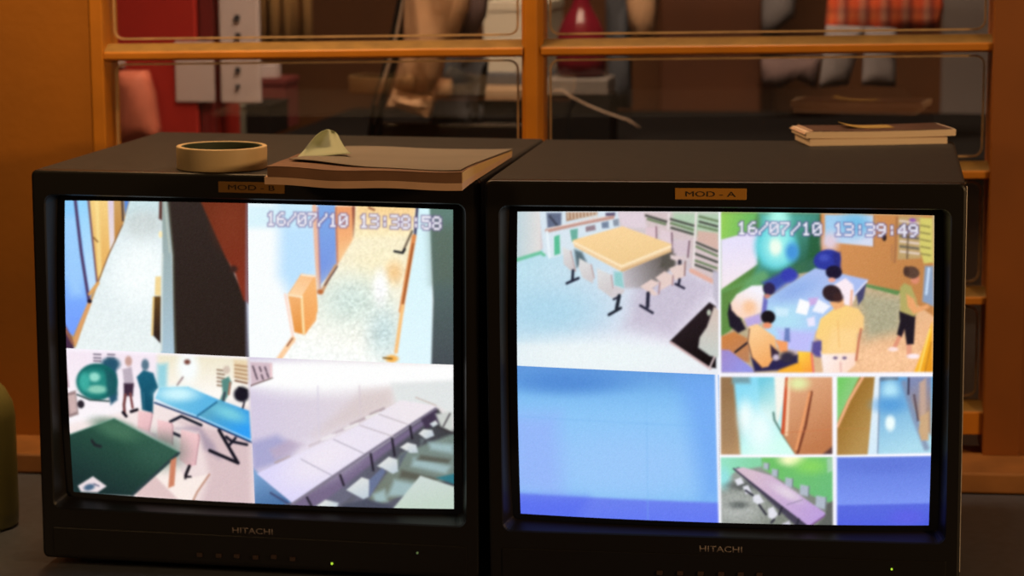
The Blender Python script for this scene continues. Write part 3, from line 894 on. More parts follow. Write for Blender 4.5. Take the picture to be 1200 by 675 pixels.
    p.ell(210, 342, 12, 8, (206, 130, 120), .5)
    # seated man, lower left
    p.poly([(146, 580), (250, 590), (330, 570), (330, 600), (250, 630), (160, 636)], (40, 36, 80), 7)
    p.poly([(138, 460), (170, 450), (240, 500), (250, 560), (214, 616), (190, 620), (150, 580), (132, 520)],
           ((150, 480), (252, 206, 150), (220, 600), (244, 170, 100)), 5)
    p.line([(140, 470), (134, 520), (150, 580), (190, 622)], 4, (110, 70, 60), 2.5)
    p.poly([(240, 510), (290, 520), (290, 560), (262, 560)], (246, 160, 100), 5)
    p.poly([(222, 530), (256, 560), (250, 600), (226, 580)], (56, 40, 60), 5)
    p.ell(290, 580, 30, 22, (50, 44, 66), .5)
    p.ell(244, 580, 12, 12, (206, 190, 210), .5)
    p.ell(214, 424, 28, 26, (20, 16, 24), .15)
    p.ell(210, 456, 18, 12, (240, 150, 110), .4)
    # woman in white at the far side
    p.poly([(470, 300), (520, 270), (550, 296), (556, 350), (540, 380), (500, 370)], (252, 236, 244), 6)
    p.line([(545, 320), (540, 376)], 9, (240, 180, 150), 4)
    p.ell(474, 248, 32, 26, (24, 20, 48), .15)
    p.ell(466, 278, 14, 9, (240, 170, 150), .4)
    # man in the yellow shirt
    p.poly([(388, 520), (430, 510), (430, 580), (400, 576), (384, 560)], (90, 80, 150), 8)
    p.poly([(420, 556), (560, 560), (556, 610), (520, 640), (430, 640)], ((440, 570), (255, 240, 236), (540, 630), (255, 220, 200)), 6)
    for x in (478, 514):
        p.ell(x, 582, 9, 6, (130, 110, 140), .5)
    p.line([(498, 600), (500, 640)], 8, (236, 190, 180), 4)
    p.poly([(400, 500), (420, 430), (470, 392), (520, 376), (570, 390), (592, 420), (590, 470), (562, 490), (566, 560), (424, 566), (424, 516)],
           ((440, 420), (252, 212, 128), (560, 540), (250, 204, 140)), 5)
    p.poly([(470, 470), (560, 470), (560, 560), (440, 562)], (255, 216, 150), 20, .8)
    p.line([(488, 440), (494, 540)], 5, (240, 186, 110), 3, .7)
    p.line([(580, 470), (570, 520), (560, 590)], 9, (200, 120, 90), 4)
    p.poly([(456, 364), (510, 350), (516, 380), (476, 396)], (240, 176, 120), 5)
    p.ell(466, 330, 38, 32, (48, 32, 38), .12, .3)
    p.ell(490, 346, 20, 18, (60, 36, 38), .4)
    # woman at the right
    p.line([(742, 480), (712, 540)], 16, (226, 150, 120), 4)
    p.line([(768, 520), (770, 570)], 20, (232, 160, 130), 4)
    p.ell(706, 548, 20, 9, (255, 226, 220), .4)
    p.ell(786, 576, 26, 10, (255, 236, 240), .4)
    p.poly([(732, 396), (796, 412), (788, 528), (760, 530), (752, 470), (740, 500), (722, 490), (734, 440)], (28, 22, 34), 4)
    p.poly([(736, 306), (752, 288), (780, 300), (800, 350), (806, 404), (790, 420), (736, 400), (736, 350)], ((740, 320), (176, 170, 100), (790, 400), (186, 170, 104)), 5)
    p.poly([(760, 330), (790, 350), (804, 384), (846, 370), (852, 384), (790, 410), (766, 380)], (236, 166, 110), 5)
    p.ell(796, 270, 18, 22, (220, 140, 110), .3)
    p.ell(784, 246, 30, 24, (92, 66, 54), .15, .2)
    p.ell(762, 242, 12, 20, (76, 52, 44), .3)
    # yellow curtain
    p.poly([(862, 440), (862, 645), (786, 645), (820, 560)], ((800, 600), (255, 190, 50), (850, 620), (230, 150, 30)), 5)
    p.line([(852, 470), (806, 645)], 6, (255, 226, 120), 3)
    p.line([(858, 520), (830, 645)], 5, (190, 120, 30), 3)
    p.text('16/07/10 13:39:49', 92, 54, 42.6, 50, .004, (96, 86, 150))
    p.poly([(8, 10), (27, 10), (29, 690), (8, 690)], (246, 246, 255), 3)
    p.poly([(8, 640), (880, 638), (880, 700), (8, 700)], (248, 246, 255), 4)


def feed_blank_large(p):                # crop 590,420  x3.067
    p.bg(((400, 30), (98, 154, 222), (400, 130), (122, 184, 240)))
    p.poly([(30, 150), (790, 150), (790, 500), (30, 480)], (140, 198, 248), 60)
    p.ell(420, 380, 330, 120, (154, 200, 250), .8)
    p.poly([(30, 200), (200, 200), (220, 500), (30, 480)], (150, 180, 250), 60, .8)
    p.poly([(640, 60), (800, 60), (800, 500), (720, 500)], (112, 168, 244), 60, .8)
    p.ell(230, 80, 190, 40, (84, 142, 216), .8)
    p.poly([(30, 484), (790, 506), (790, 620), (30, 600)], ((300, 490), (108, 130, 238), (300, 590), (98, 120, 244)), 8)
    p.poly([(30, 500), (300, 500), (260, 600), (30, 590)], (88, 110, 240), 40, .8)
    p.line([(520, 30), (522, 600)], 3, (120, 180, 236), 2, .5)
    p.line([(30, 206), (790, 238)], 3, (120, 180, 240), 2, .5)
    p.line([(770, 20), (782, 620)], 12, (246, 246, 255), 4)


def feed_landing(p):                    # crop 838,430  x3.553
    p.bg(((80, 100), (140, 220, 246), (200, 340), (214, 255, 244)))
    p.poly([(20, 20), (80, 20), (110, 360), (20, 360)], ((30, 100), (150, 116, 80), (80, 340), (190, 150, 106)), 10)
    p.poly([(76, 20), (150, 20), (150, 60), (76, 60)], (120, 160, 170), 12)
    p.poly([(180, 20), (270, 20), (270, 200), (250, 240), (190, 160)], ((190, 60), (120, 206, 226), (260, 150), (206, 240, 236)), 10)
    p.ell(130, 200, 30, 60, (240, 255, 255), .8)
    p.ell(190, 250, 50, 80, (236, 255, 255), .8)
    p.ell(60, 260, 40, 80, (150, 120, 90), .9, 0, .5)
    p.poly([(250, 30), (300, 30), (300, 90), (260, 230)], (250, 246, 236), 8)
    p.line([(246, 180), (250, 210), (290, 280), (340, 350)], 8, (90, 130, 120), 4)
    p.poly([(300, 20), (500, 20), (500, 360), (340, 360), (284, 270)], ((320, 60), (228, 172, 132), (460, 300), (192, 122, 78)), 5)
    p.line([(302, 40), (284, 262)], 14, (206, 84, 50), 4)
    p.line([(312, 40), (300, 270)], 12, (250, 206, 170), 4)
    p.ell(350, 60, 40, 26, (230, 236, 170), .8)
    p.line([(404, 96), (380, 230), (346, 346)], 10, (120, 60, 40), 4)
    p.line([(396, 100), (340, 330)], 10, (240, 160, 106), 5)
    p.line([(300, 262), (480, 250)], 4, (206, 120, 76), 3, .6)
    p.poly([(440, 360), (490, 320), (500, 360)], (90, 60, 60), 8)
    p.poly([(10, 10), (28, 10), (28, 380), (10, 380)], (246, 244, 252), 4)
    p.poly([(10, 18), (510, 18), (510, 34), (10, 34)], (248, 246, 255), 4)
    p.poly([(490, 10), (520, 10), (520, 380), (490, 380)], (250, 248, 255), 4)
    p.poly([(10, 352), (520, 352), (520, 380), (10, 380)], (250, 250, 255), 4)


def feed_passage(p):                    # crop 838,430  x3.553
    p.bg(((700, 60), (96, 160, 214), (780, 340), (176, 222, 240)))
    p.poly([(500, 20), (690, 20), (650, 360), (500, 360)], ((540, 200), (160, 116, 50), (640, 260), (184, 146, 84)), 6)
    p.poly([(500, 20), (610, 20), (520, 200), (500, 250)], ((520, 60), (118, 204, 104), (570, 80), (140, 204, 128)), 6)
    p.line([(616, 36), (560, 130), (512, 236)], 12, (240, 176, 130), 4)
    p.line([(512, 246), (644, 248)], 4, (190, 130, 70), 3, .6)
    p.poly([(668, 20), (690, 20), (680, 360), (636, 360)], ((670, 60), (230, 240, 250), (660, 340), (214, 236, 250)), 5)
    p.line([(688, 40), (678, 350)], 5, (120, 140, 170), 3)
    p.poly([(690, 34), (764, 34), (764, 48), (690, 52)], (90, 110, 136), 5)
    p.ell(730, 90, 34, 40, (180, 230, 250), .8)
    p.ell(730, 226, 20, 32, (240, 255, 255), .5)
    p.ell(730, 150, 60, 30, (90, 160, 220), .9)
    p.line([(790, 60), (830, 200), (880, 330)], 24, (130, 140, 170), 10, .8)
    p.poly([(800, 30), (900, 30), (900, 280), (846, 210), (810, 110)], ((820, 60), (130, 140, 180), (880, 200), (170, 140, 120)), 6)
    p.line([(808, 40), (806, 106)], 7, (50, 46, 66), 3)
    p.line([(830, 110), (846, 216)], 7, (80, 64, 74), 4)
    p.poly([(852, 60), (880, 40), (880, 190), (854, 210)], (196, 166, 150), 8)
    p.poly([(856, 200), (890, 180), (890, 300), (860, 300), (848, 262)], (206, 170, 130), 6)
    p.poly([(490, 10), (511, 10), (509, 380), (490, 380)], (250, 248, 255), 4)
    p.poly([(490, 18), (910, 18), (910, 34), (490, 34)], (248, 246, 255), 4)
    p.poly([(490, 356), (910, 352), (910, 380), (490, 380)], (246, 246, 255), 4)


def feed_long_table(p):                 # crop 838,430  x3.553
    p.bg(((60, 480), (150, 156, 150), (300, 640), (128, 134, 124)))
    p.poly([(20, 350), (200, 360), (200, 400), (90, 420), (20, 480)], ((40, 380), (150, 226, 196), (160, 390), (136, 214, 170)), 8)
    p.poly([(196, 360), (500, 360), (500, 560), (440, 540), (300, 470), (200, 410)], ((240, 380), (112, 194, 104), (440, 520), (108, 190, 122)), 6)
    p.ell(322, 372, 50, 26, (255, 255, 200), .7)
    p.ell(400, 400, 60, 30, (136, 214, 100), .9)
    p.ell(40, 450, 26, 40, (150, 226, 226), .8)
    p.ell(100, 580, 90, 60, (176, 180, 176), .9)
    p.ell(120, 480, 60, 18, (96, 100, 100), .8)
    p.ell(100, 560, 40, 14, (104, 110, 108), .8)
    p.speck([(20, 480), (300, 500), (360, 650), (20, 650)], 26, 7)
    for x, y, s_ in ((214, 400, 16), (250, 428, 18), (308, 468, 22), (372, 502, 26), (440, 552, 30)):
        p.poly([(x - s_ * .6, y - s_), (x + s_ * .8, y - s_ * .7), (x + s_ * .7, y + s_), (x - s_ * .7, y + s_ * .6)], (176, 186, 200), 5)
        p.line([(x + s_ * .8, y - s_ * .7), (x + s_ * .7, y + s_)], 4, (110, 120, 130), 2.5)
    p.poly([(84, 412), (100, 404), (460, 604), (392, 652), (340, 650), (180, 500)], (70, 66, 84), 5)
    p.poly([(86, 412), (120, 404), (240, 440), (462, 596), (456, 608), (392, 652), (220, 520)],
           ((160, 430), (216, 190, 206), (420, 620), (190, 160, 220)), 4)
    p.ell(300, 510, 60, 20, (226, 210, 226), .8, .5)
    p.line([(300, 560), (366, 540)], 4, (150, 136, 166), 2.5)
    p.line([(392, 652), (460, 606)], 6, (130, 90, 150), 3)
    p.line([(80, 410), (390, 654)], 6, (60, 54, 76), 3)
    for q in ([(84, 456), (110, 446), (124, 470), (96, 480)], [(118, 484), (140, 478), (156, 510), (130, 516)], [(160, 520), (186, 516), (206, 548), (180, 558), (160, 544)],
              [(222, 576), (244, 568), (264, 600), (244, 620), (224, 612)]):
        p.poly(q, (226, 226, 236), 4)
    for q in ([(186, 560), (214, 600)], [(248, 620), (236, 634)], [(280, 570), (268, 600)], [(350, 620), (340, 650)], [(130, 500), (160, 520)]):
        p.line(q, 8, (40, 40, 54), 3)
    p.poly([(280, 640), (310, 626), (320, 650), (286, 652)], (206, 206, 220), 5)
    p.poly([(466, 560), (500, 540), (500, 660), (420, 652), (460, 610)], (96, 100, 96), 6)
    p.poly([(466, 370), (492, 366), (492, 420), (470, 430)], (160, 206, 170), 5)
    p.poly([(10, 340), (27, 340), (29, 670), (10, 670)], (246, 246, 255), 4)
    p.poly([(490, 340), (520, 340), (520, 670), (492, 670)], (250, 248, 255), 4)
    p.poly([(10, 340), (520, 340), (520, 364), (10, 364)], (250, 250, 255), 4)


def feed_blank_small(p):                # crop 838,430  x3.553
    p.bg(((700, 380), (98, 124, 222), (700, 560), (124, 150, 244)))
    p.ell(700, 400, 150, 30, (98, 122, 220), .9)
    p.poly([(500, 564), (900, 564), (900, 670), (500, 670)], ((600, 570), (88, 106, 224), (600, 650), (82, 98, 226)), 6)
    p.ell(800, 620, 60, 30, (92, 98, 230), .9)
    p.poly([(490, 350), (509, 350), (509, 670), (490, 670)], (240, 240, 255), 4)
    p.poly([(490, 340), (910, 340), (910, 366), (490, 366)], (226, 232, 255), 4)
# ---------------------------------------------------------------- the two monitors
W_CAB, H_CAB, D_CAB = .470, .420, .415
SW, SH, SX, SZT = .41026, .31044, -.00016, .03336      # lit picture: width, height, offset, distance under the top
SCZ = H_CAB - SZT - SH / 2                             # centre height of the picture
Y_MID, Y_SAG = .006, .012                              # tube face: centre depth and how far its corners fall back


def tube_y(x, z):
    return Y_MID + Y_SAG * (((x - SX) / (SW / 2)) ** 2 + ((z - SCZ) / (SH / 2)) ** 2) / 2


def picture_point(u, v):
    """u, v in 0..1 over the picture, v downwards; the raster is slightly barrelled"""
    bx = 1 - (2 * u - 1) ** 2
    bz = 1 - (2 * v - 1) ** 2
    x = SX + SW * (u - .5) + .0010 * bz * (2 * u - 1)
    z = H_CAB - SZT - SH * v + bx * (.0024 * (1 - v) - .0020 * v)
    return x, tube_y(x, z) - .0006, z


def homography(src, dst):
    A = []
    for (x, y), (X, Y) in zip(src, dst):
        A.append([x, y, 1, 0, 0, 0, -X * x, -X * y, -X])
        A.append([0, 0, 0, x, y, 1, -Y * x, -Y * y, -Y])
    return np.linalg.svd(np.array(A, float))[2][-1].reshape(3, 3)


def apply_h(Hm, P):
    q = np.c_[P, np.ones(len(P))] @ Hm.T
    return q[:, :2] / q[:, 2:]


UNIT = [(0, 0), (1, 0), (1, 1), (0, 1)]


def feed(name, label, parent, corners, rect, crop, draw, step=.00085):
    """one pane of the picture.  rect = four (u, v) corners on the picture, corners/crop = where the tracing was taken"""
    Hq = homography(UNIT, rect)
    Ht = homography(UNIT, corners)
    nu = max(8, int((rect[1][0] - rect[0][0]) * SW / step))
    nv = max(8, int((rect[3][1] - rect[0][1]) * SH / step))
    uu, vv = np.meshgrid(np.linspace(0, 1, nu + 1), np.linspace(0, 1, nv + 1))
    UV = apply_h(Hq, np.c_[uu.ravel(), vv.ravel()])
    pic = Pic((apply_h(Ht, UV) - crop[:2]) * crop[2])
    draw(pic)
    rgb = pic.finish(2.2, (nv + 1, nu + 1), .9 * .00085 / step)
    co = np.array([picture_point(u, v) for u, v in UV], np.float32)
    me = bpy.data.meshes.new(name)
    idx = np.arange((nu + 1) * (nv + 1)).reshape(nv + 1, nu + 1)
    quads = np.stack([idx[1:, :-1], idx[1:, 1:], idx[:-1, 1:], idx[:-1, :-1]], -1).reshape(-1, 4)
    me.from_pydata(co.tolist(), [], quads.tolist())
    ca = me.color_attributes.new('picture', 'FLOAT_COLOR', 'POINT')
    ca.data.foreach_set('color', np.c_[rgb, np.ones(len(rgb))].astype(np.float32).ravel())
    me.materials.append(M['feed'])
    for p in me.polygons:
        p.use_smooth = True
    o = bpy.data.objects.new(name, me)
    COL.objects.link(o)
    o.parent = parent
    o['label'] = label
    return o


def build_monitor(top, yaw, roll, label, side):
    R = (Matrix.Rotation(yaw, 4, 'Z') @ Matrix.Rotation(roll, 4, 'Y'))
    T = Matrix.Translation(top + Vector((0, 0, ZT))) @ R @ Matrix.Translation((0, 0, -H_CAB))
    root = empty('video_monitor', T, label, 'monitor', 'security monitors side by side')
    inv = T.inverted()

    def face(px, py, y=0.0):                            # where a traced point falls on the monitor's front
        o, d = inv @ CAM, inv.to_3x3() @ ray(px, py)
        return o + d * ((y - o.y) / d.y)
    hx, hz = W_CAB / 2, H_CAB / 2
    # sheet-metal case, open at the front
    bm = bmesh.new()
    loft(bm, [rrect(hx - .004, hz - .004 - .004, 0, hz + .004, .004, .024), rrect(hx, hz - .004, 0, hz + .004, .005, .012),
              rrect(hx, hz - .004, 0, hz + .004, .005, D_CAB - .004), rrect(hx - .004, hz - .008, 0, hz + .004, .004, D_CAB)], cap1=True, cap0=True)
    case = obj('case', bm, 'metal', root, smooth=False)
    if side == 'right':
        obj('highlight_strip', boxm(hx - .002, hx + .0012, .0125, .0165, .03, H_CAB - .004), 'edge_highlight', root, bevel=.0008)  # pale strip added for the highlight along the right edge of the case
    # vents and connectors at the back
    bm = bmesh.new()
    for k in range(9):
        box(bm, -.16, .16, D_CAB, D_CAB + .0015, .30 - k * .014, .305 - k * .014)
    obj('rear_vent', bm, 'bezel', root)
    bm = bmesh.new()
    box(bm, -.15, .15, D_CAB, D_CAB + .003, .06, .11)
    for k in range(4):
        lathe_y(bm, (-.09 + .06 * k, D_CAB + .003, .085), .007, .012)
    obj('connector_panel', bm, 'rubber', root)
    # plastic front: outer rim, flat face, step, slope down to the tube
    ax, az = SW / 2 + .0155, SH / 2 + .0135
    bx, bz = SW / 2 + .0085, SH / 2 + .0065
    oc = SCZ - .0030                                    # the opening widens more below the tube than above it
    ah = SH / 2 + .0108
    ocz, ohz = hz + .004, hz - .004
    fr = [rrect(hx - .001, ohz - .001, 0, ocz, .005, .026), rrect(hx, ohz, 0, ocz, .006, .012), rrect(hx, ohz, 0, ocz, .006, .0024),
          rrect(hx - .0008, ohz - .0008, 0, ocz, .006, .0007), rrect(hx - .0025, ohz - .0025, 0, ocz, .005, 0),
          rrect(ax + .001, ah + .001, SX, oc, .010, 0), rrect(ax, ah, SX, oc, .009, .0012)]
    obj('bezel', loft(bmesh.new(), fr), 'bezel', root)
    obj('screen_rim', loft(bmesh.new(), [rrect(ax + .0006, ah + .0006, SX, oc, .009, .0009), rrect(ax - .0003, ah - .0003, SX, oc, .009, .0020), rrect(bx, bz, SX, SCZ, .006, .0185),
                                         rrect(bx, bz, SX, SCZ, .006, .03)]), 'slope', root)
    # picture tube
    bm = bmesh.new()
    n = 28
    tx, tz = SW / 2 + .009, SH / 2 + .007
    g = [[bm.verts.new((SX + tx * (2 * i / n - 1), 0, SCZ + tz * (2 * j / n - 1))) for i in range(n + 1)] for j in range(n + 1)]
    for r in g:
        for v in r:
            v.co.y = tube_y(v.co.x, v.co.z)
    for j in range(n):
        for i in range(n):
            bm.faces.new((g[j][i], g[j][i + 1], g[j + 1][i + 1], g[j + 1][i]))
    screen = obj('screen', bm, 'tube', root, smooth=True)
    if side == 'left':
        cor = [(77, 237), (530, 248), (530, 598), (86, 578)]
        H = homography(cor, UNIT)
        uv = lambda x, y: tuple(apply_h(H, np.array([[x, y]], float))[0])
        um, ub = uv(292.8, 243)[0], uv(299.6, 592)[0]
        vl, vr = uv(78.3, 408.5)[1], uv(530, 428)[1]
        c = (um + (ub - um) * .5, vl + (vr - vl) * .48)
        q = [((0, 0), (um, 0), c, (0, vl)), ((um, 0), (1, 0), (1, vr), c), ((0, vl), c, (ub, 1), (0, 1)), (c, (1, vr), (1, 1), (ub, 1))]
        feed('camera_feed', 'upper left picture, corridor with pale floor beside a dark board', screen, cor, q[0], (70, 230, 3.552), feed_corridor_boards)
        feed('camera_feed', 'upper right picture, bright corridor with an orange box against the wall', screen, cor, q[1], (285, 235, 3.376), feed_corridor_box)
        feed('camera_feed', 'lower left picture, games room with blue and green tables', screen, cor, q[2], (70, 400, 3.374), feed_table_tennis)
        feed('camera_feed', 'lower right picture, long white meeting table with chairs', screen, cor, q[3], (290, 415, 3.552), feed_meeting_room)
    else:
        cor = [(606, 249), (1098, 251), (1089, 615), (611, 602)]
        H = homography(cor, UNIT)
        uv = lambda x, y: tuple(apply_h(H, np.array([[x, y]], float))[0])
        um, ub = uv(843.6, 251)[0], uv(843.8, 612)[0]
        vl, vm, vr = uv(609, 428.5)[1], uv(844, 437)[1], uv(1092, 439)[1]
        c = (uv(844, 437)[0], vm)
        vr4 = uv(1090, 532)[1]
        v4 = uv(844, 531)[1]
        ux, uy = uv(978, 438)[0], uv(978, 614)[0]
        uz = (ux + uy) / 2
        cx, cz = (ux, (vm + vr) / 2), (uz, (v4 + vr4) / 2)
        ul = (ub, v4)
        crop = (838, 430, 3.553)
        feed('camera_feed', 'upper left picture, pale wood table and rows of seats', screen, cor, ((0, 0), (um, 0), c, (0, vl)), (600, 240, 3.376), feed_reading_room)
        feed('camera_feed', 'upper right picture, people round a blue table in a green and orange room', screen, cor, ((um, 0), (1, 0), (1, vr), c), (838, 245, 3.374), feed_class_room)
        feed('camera_feed', 'large plain blue picture at lower left', screen, cor, ((0, vl), c, (ub, 1), (0, 1)), (590, 420, 3.067), feed_blank_large)
        feed('camera_feed', 'small picture of a pale floor beside a brown door', screen, cor, (c, cx, cz, ul), crop, feed_landing)
        feed('camera_feed', 'small picture of a blue passage beside a brown panel', screen, cor, (cx, (1, vr), (1, vr4), cz), crop, feed_passage)
        feed('camera_feed', 'small picture of a long table against a green wall', screen, cor, (ul, cz, (uy, 1), (ub, 1)), crop, feed_long_table)
        feed('camera_feed', 'small plain blue picture at lower right', screen, cor, (cz, (1, vr4), (1, 1), (uy, 1)), crop, feed_blank_small)
    # name plate, maker's lettering, controls
    if side == 'left':
        a, b = face(256, 212.5), face(334, 227)
        txt, logo = 'MOD - B', ((272, 617.5), (319.5, 627))
        btn, seam, led, led2 = [(234, 650), (256.5, 651), (277.5, 651.5), (299.5, 653), (321, 652.5), (343, 655)], 637, (389, 660.5), (489, 648)
    else:
        a, b = face(791, 220.5), face(875, 234)
        txt, logo = 'MOD - A', ((819.5, 639), (869.5, 648))
        btn, seam, led, led2 = [(773, 671), (797, 671.5), (821, 672), (845, 672.5), (868, 673), (890, 673.5)], 655, (1045, 667), None
    za, zb = max(a.z, b.z), min(a.z, b.z)
    hgt = .0112
    zc = (za + zb) / 2
    pl = obj('name_plate', boxm(a.x, b.x, -.0012, .0005, zc - hgt / 2, zc + hgt / 2), 'plate', root, bevel=.0005)
    words('lettering', txt, .0052, (b.x - a.x) * .70, 'ink', pl, ((a.x + b.x) / 2, -.0012, zc), bold=.0)
    a, b = face(*logo[0]), face(*logo[1])
    words('maker_lettering', 'HITACHI', .0062, b.x - a.x, 'logo', root, ((a.x + b.x) / 2, 0.0001, (a.z + b.z) / 2), bold=.012)
    zs = face(470 if side == 'left' else 1000, seam).z
    door = obj('control_door', boxm(-.222, .222, -.0012, .004, .012, zs), 'bezel', root, bevel=.0005)
    for p in btn:
        q = face(p[0], p[1], -.002)
        bm = bmesh.new()
        loft(bm, [rrect(.0030, .0022, q.x, q.z, .0008, -.002), rrect(.0028, .0020, q.x, q.z, .0008, -.0036)], cap0=True, cap1=True)
        obj('button', bm, 'button', door)
    for p, m in ((led, 'led'), (led2, 'led_dim')):
        if p:
            q = face(p[0], p[1], -.002)
            bm = bmesh.new()
            lathe_y(bm, (q.x, -.0015, q.z), .0012 if side == 'left' else .0010, -.0016)
            tag(obj('indicator_light', bm, m, door), 'small green light')
    for sx in (-1, 1):
        for y in (.03, .37):
            obj('foot', lathe(bmesh.new(), [(.012, 0), (.013, .003), (.012, .009)], 20, (sx * .19, y, 0)), 'rubber', root)
    return root


def lathe_y(bm, c, r, depth, n=16):
    """a short round stub pointing along y"""
    c = Vector(c)
    ring = lambda rr, y: [c + Vector((rr * math.cos(2 * math.pi * k / n), y, rr * math.sin(2 * math.pi * k / n))) for k in range(n)]
    return loft(bm, [ring(r, 0), ring(r, depth * .7), ring(r * .6, depth)], cap0=True, cap1=True)


GAP = .00769
build_monitor(Vector((-W_CAB / 2 - GAP / 2, 0, .0016)), -.00605, .00666,
              'black monitor with plate MOD - B, left one, split into four bright camera pictures', 'left')
build_monitor(Vector((W_CAB / 2 + GAP / 2, -.0084, .0016)), .01114, -.00536,
              'black monitor with plate MOD - A, right one, showing blank blue panels and pictures', 'right')

# ---------------------------------------------------------------- desk under them
desk = empty('desk', Matrix.Translation((0, 0, 0)), 'grey laminate desk carrying the two monitors', 'desk')
WIN_A = .055
WIN = Matrix.Translation((0, .535, ZT)) @ Matrix.Rotation(WIN_A, 4, 'Z')


def win(u, y, w):
    return WIN @ Vector((u, y, w))


bm = bmesh.new()
P = [(-1.15, -.42), (1.15, -.42), tuple(win(1.15, -.099, 0))[:2], tuple(win(-1.15, -.099, 0))[:2]]
loft(bm, [[Vector((x, y, .72)) for x, y in P], [Vector((x, y, .75)) for x, y in P]], cap0=True, cap1=True)
obj('desk_top', bm, 'desk', desk, bevel=.003)
for x in (-1.08, 1.08):
    for y in (-.36, .30):
        obj('leg', boxm(x - .02, x + .02, y - .02, y + .02, 0, .72), 'desk_leg', desk, bevel=.003)
obj('rail', boxm(-1.06, 1.06, .29, .31, .62, .70), 'desk_leg', desk)

# ---------------------------------------------------------------- things lying on the monitors
top_left = lambda x: .0016 - .00666 * (x + .2388)        # height of each monitor's slightly tilted top
top_right = lambda x: .0016 + .00536 * (x - .2388)
# roll of masking tape
tr = empty('tape_roll', Matrix.Translation((-.2845, .052, ZT + top_left(-.2845) + .0002)) @ Matrix.Rotation(.00666, 4, 'Y'), 'roll of cream masking tape standing on the left monitor beside the papers', 'tape')
obj('tape', lathe(bmesh.new(), [(.0418, .0003), (.0462, .0003), (.0468, .0009), (.0468, .0227), (.0462, .0234), (.0418, .0234)], 64, close=True), 'tape', tr, smooth=True, bevel=.0004)
obj('core', lathe(bmesh.new(), [(.0392, .0006), (.0417, .0006), (.0417, .0231), (.0392, .0231)], 64, close=True), 'core', tr, smooth=True, bevel=.0003)

# A4 papers hanging over the front edge
X0, X1, Y0, Y1 = -.205, -.0055, -.083, .2085
zb = ZT


def droop(y):
    return -.0016 * max(0, (-y - .012) / .071) ** 2 if y < -.012 else 0


def bot(x, y):
    w = .0007 * math.sin(x * 60) * max(0, min(1, (-.012 - y) / .07))
    return ZT + top_left(x) + .0003 + droop(y) + w + .0016 * max(0, (-.14 - x) / .065) * max(0, -y / .08)


def mid(x, y):
    t = (y + .083) / .29
    return bot(x, y) + .0072 - .0034 * t


pap = empty('paper_stack', Matrix.Translation((-.10, .06, zb)), 'thick sheaf of paper with grey top, overhanging the left monitor', 'papers')
Ipap = pap.matrix_world.inverted()


def put(name, bm, m, parent=pap, inv=Ipap, **k):
    bm.transform(inv)
    return obj(name, bm, m, parent, **k)


put('loose_sheets', slab(X0, X1, Y0, Y1, bot, mid, shape=lambda x, y: (x + .003 * max(0, (-.190 - x) / .015) * max(0, -y / .083), y)), 'sheets')


def ptop(x, y):
    t = (y + .083) / .29
    return mid(x, y) + .0098 - .0072 * t + .0005 * math.sin(x * 34 + 1)


put('page_block', slab(X0 + .006, X1, Y0 + .002, Y1, mid, ptop), 'pages')
put('spine', slab(X0 + .006, X1 - .0006, Y0 + .0002, Y0 + .0020, lambda x, y: mid(x, y) + .0003, lambda x, y: ptop(x, y) - .0002, ny=2), 'spine')
put('brown_sheet', slab(X0 + .005, X1 - .0004, Y0 + .0004, Y1 - .001, lambda x, y: ptop(x, y), lambda x, y: ptop(x, y) + .0005 + .004 * max(0, (-.185 - x) / .015) ** 2 * max(0, min(1, (y + .06) / .1))), 'spine')
# grey cover lying askew, its front left corner lifted off the pile
qa, qb, qc, qd = atZ(339, 188.3, .0185), atZ(539.5, 200.5, .0165), Vector((X1 + .0004, Y1 + .001, 0)), Vector((-.190, Y1 + .001, 0))


def cov(x, y, up):
    e = max(0, (-.09 - x) / .11) * max(0, min(1, (.14 - y) / .14))
    return ptop(x, y) + .0009 + up + .0020 * e + .0006 * max(0, math.sin(x * 38 + 1.0))


bm = bmesh.new()
n = 28
g = {}
for s_, up in enumerate((0, .0007)):
    for j in range(n + 1):
        for i in range(n + 1):
            u, v = i / n, j / n
            p = (qa * (1 - u) + qb * u) * (1 - v) + (qd * (1 - u) + qc * u) * v
            y = p.y - .012 * math.sin(math.pi * u) * (1 - v)
            g[s_, j, i] = bm.verts.new((p.x, y, cov(p.x, y, up)))
for s_ in (0, 1):
    for j in range(n):
        for i in range(n):
            bm.faces.new((g[s_, j, i], g[s_, j, i + 1], g[s_, j + 1, i + 1], g[s_, j + 1, i]))
rim = [(0, i) for i in range(n)] + [(j, n) for j in range(n)] + [(n, i) for i in range(n, 0, -1)] + [(j, 0) for j in range(n, 0, -1)]
for p, q in zip(rim, rim[1:] + rim[:1]):
    bm.faces.new((g[(0, *p)], g[(0, *q)], g[(1, *q)], g[(1, *p)]))
put('cover', bm, 'cover')

# pale green leaf bent up from the pile
bm = bmesh.new()
prof = [((340, 188.5), (412, 179.5), .012), ((349, 183.5), (408, 177.5), .026), ((357, 175), (403, 171), .04), ((364, 166), (399, 164), .052),
        ((371, 158.5), (396, 158), .060), ((377, 154.3), (393, 154.6), .064), ((382, 152.7), (388, 152.9), .066)]
g = []
for (x0, y0), (x1, y1), Y in prof:
    row = []
    for k in range(9):
        t = k / 8
        p = atY(x0 + (x1 - x0) * t, y0 + (y1 - y0) * t - 1.2 * math.sin(math.pi * t), Y + .012 * math.sin(math.pi * t) + .02 * t)
        row.append(bm.verts.new(p))
    g.append(row)
for a, b in zip(g[:-1], g[1:]):
    for i in range(8):
        bm.faces.new((a[i], a[i + 1], b[i + 1], b[i]))
gl = obj('paper_sheet', bm, 'green', None, smooth=True, solid=.0005)
tag(gl, 'pale green paper bent upright behind the tape roll, on the thick sheaf', 'paper')

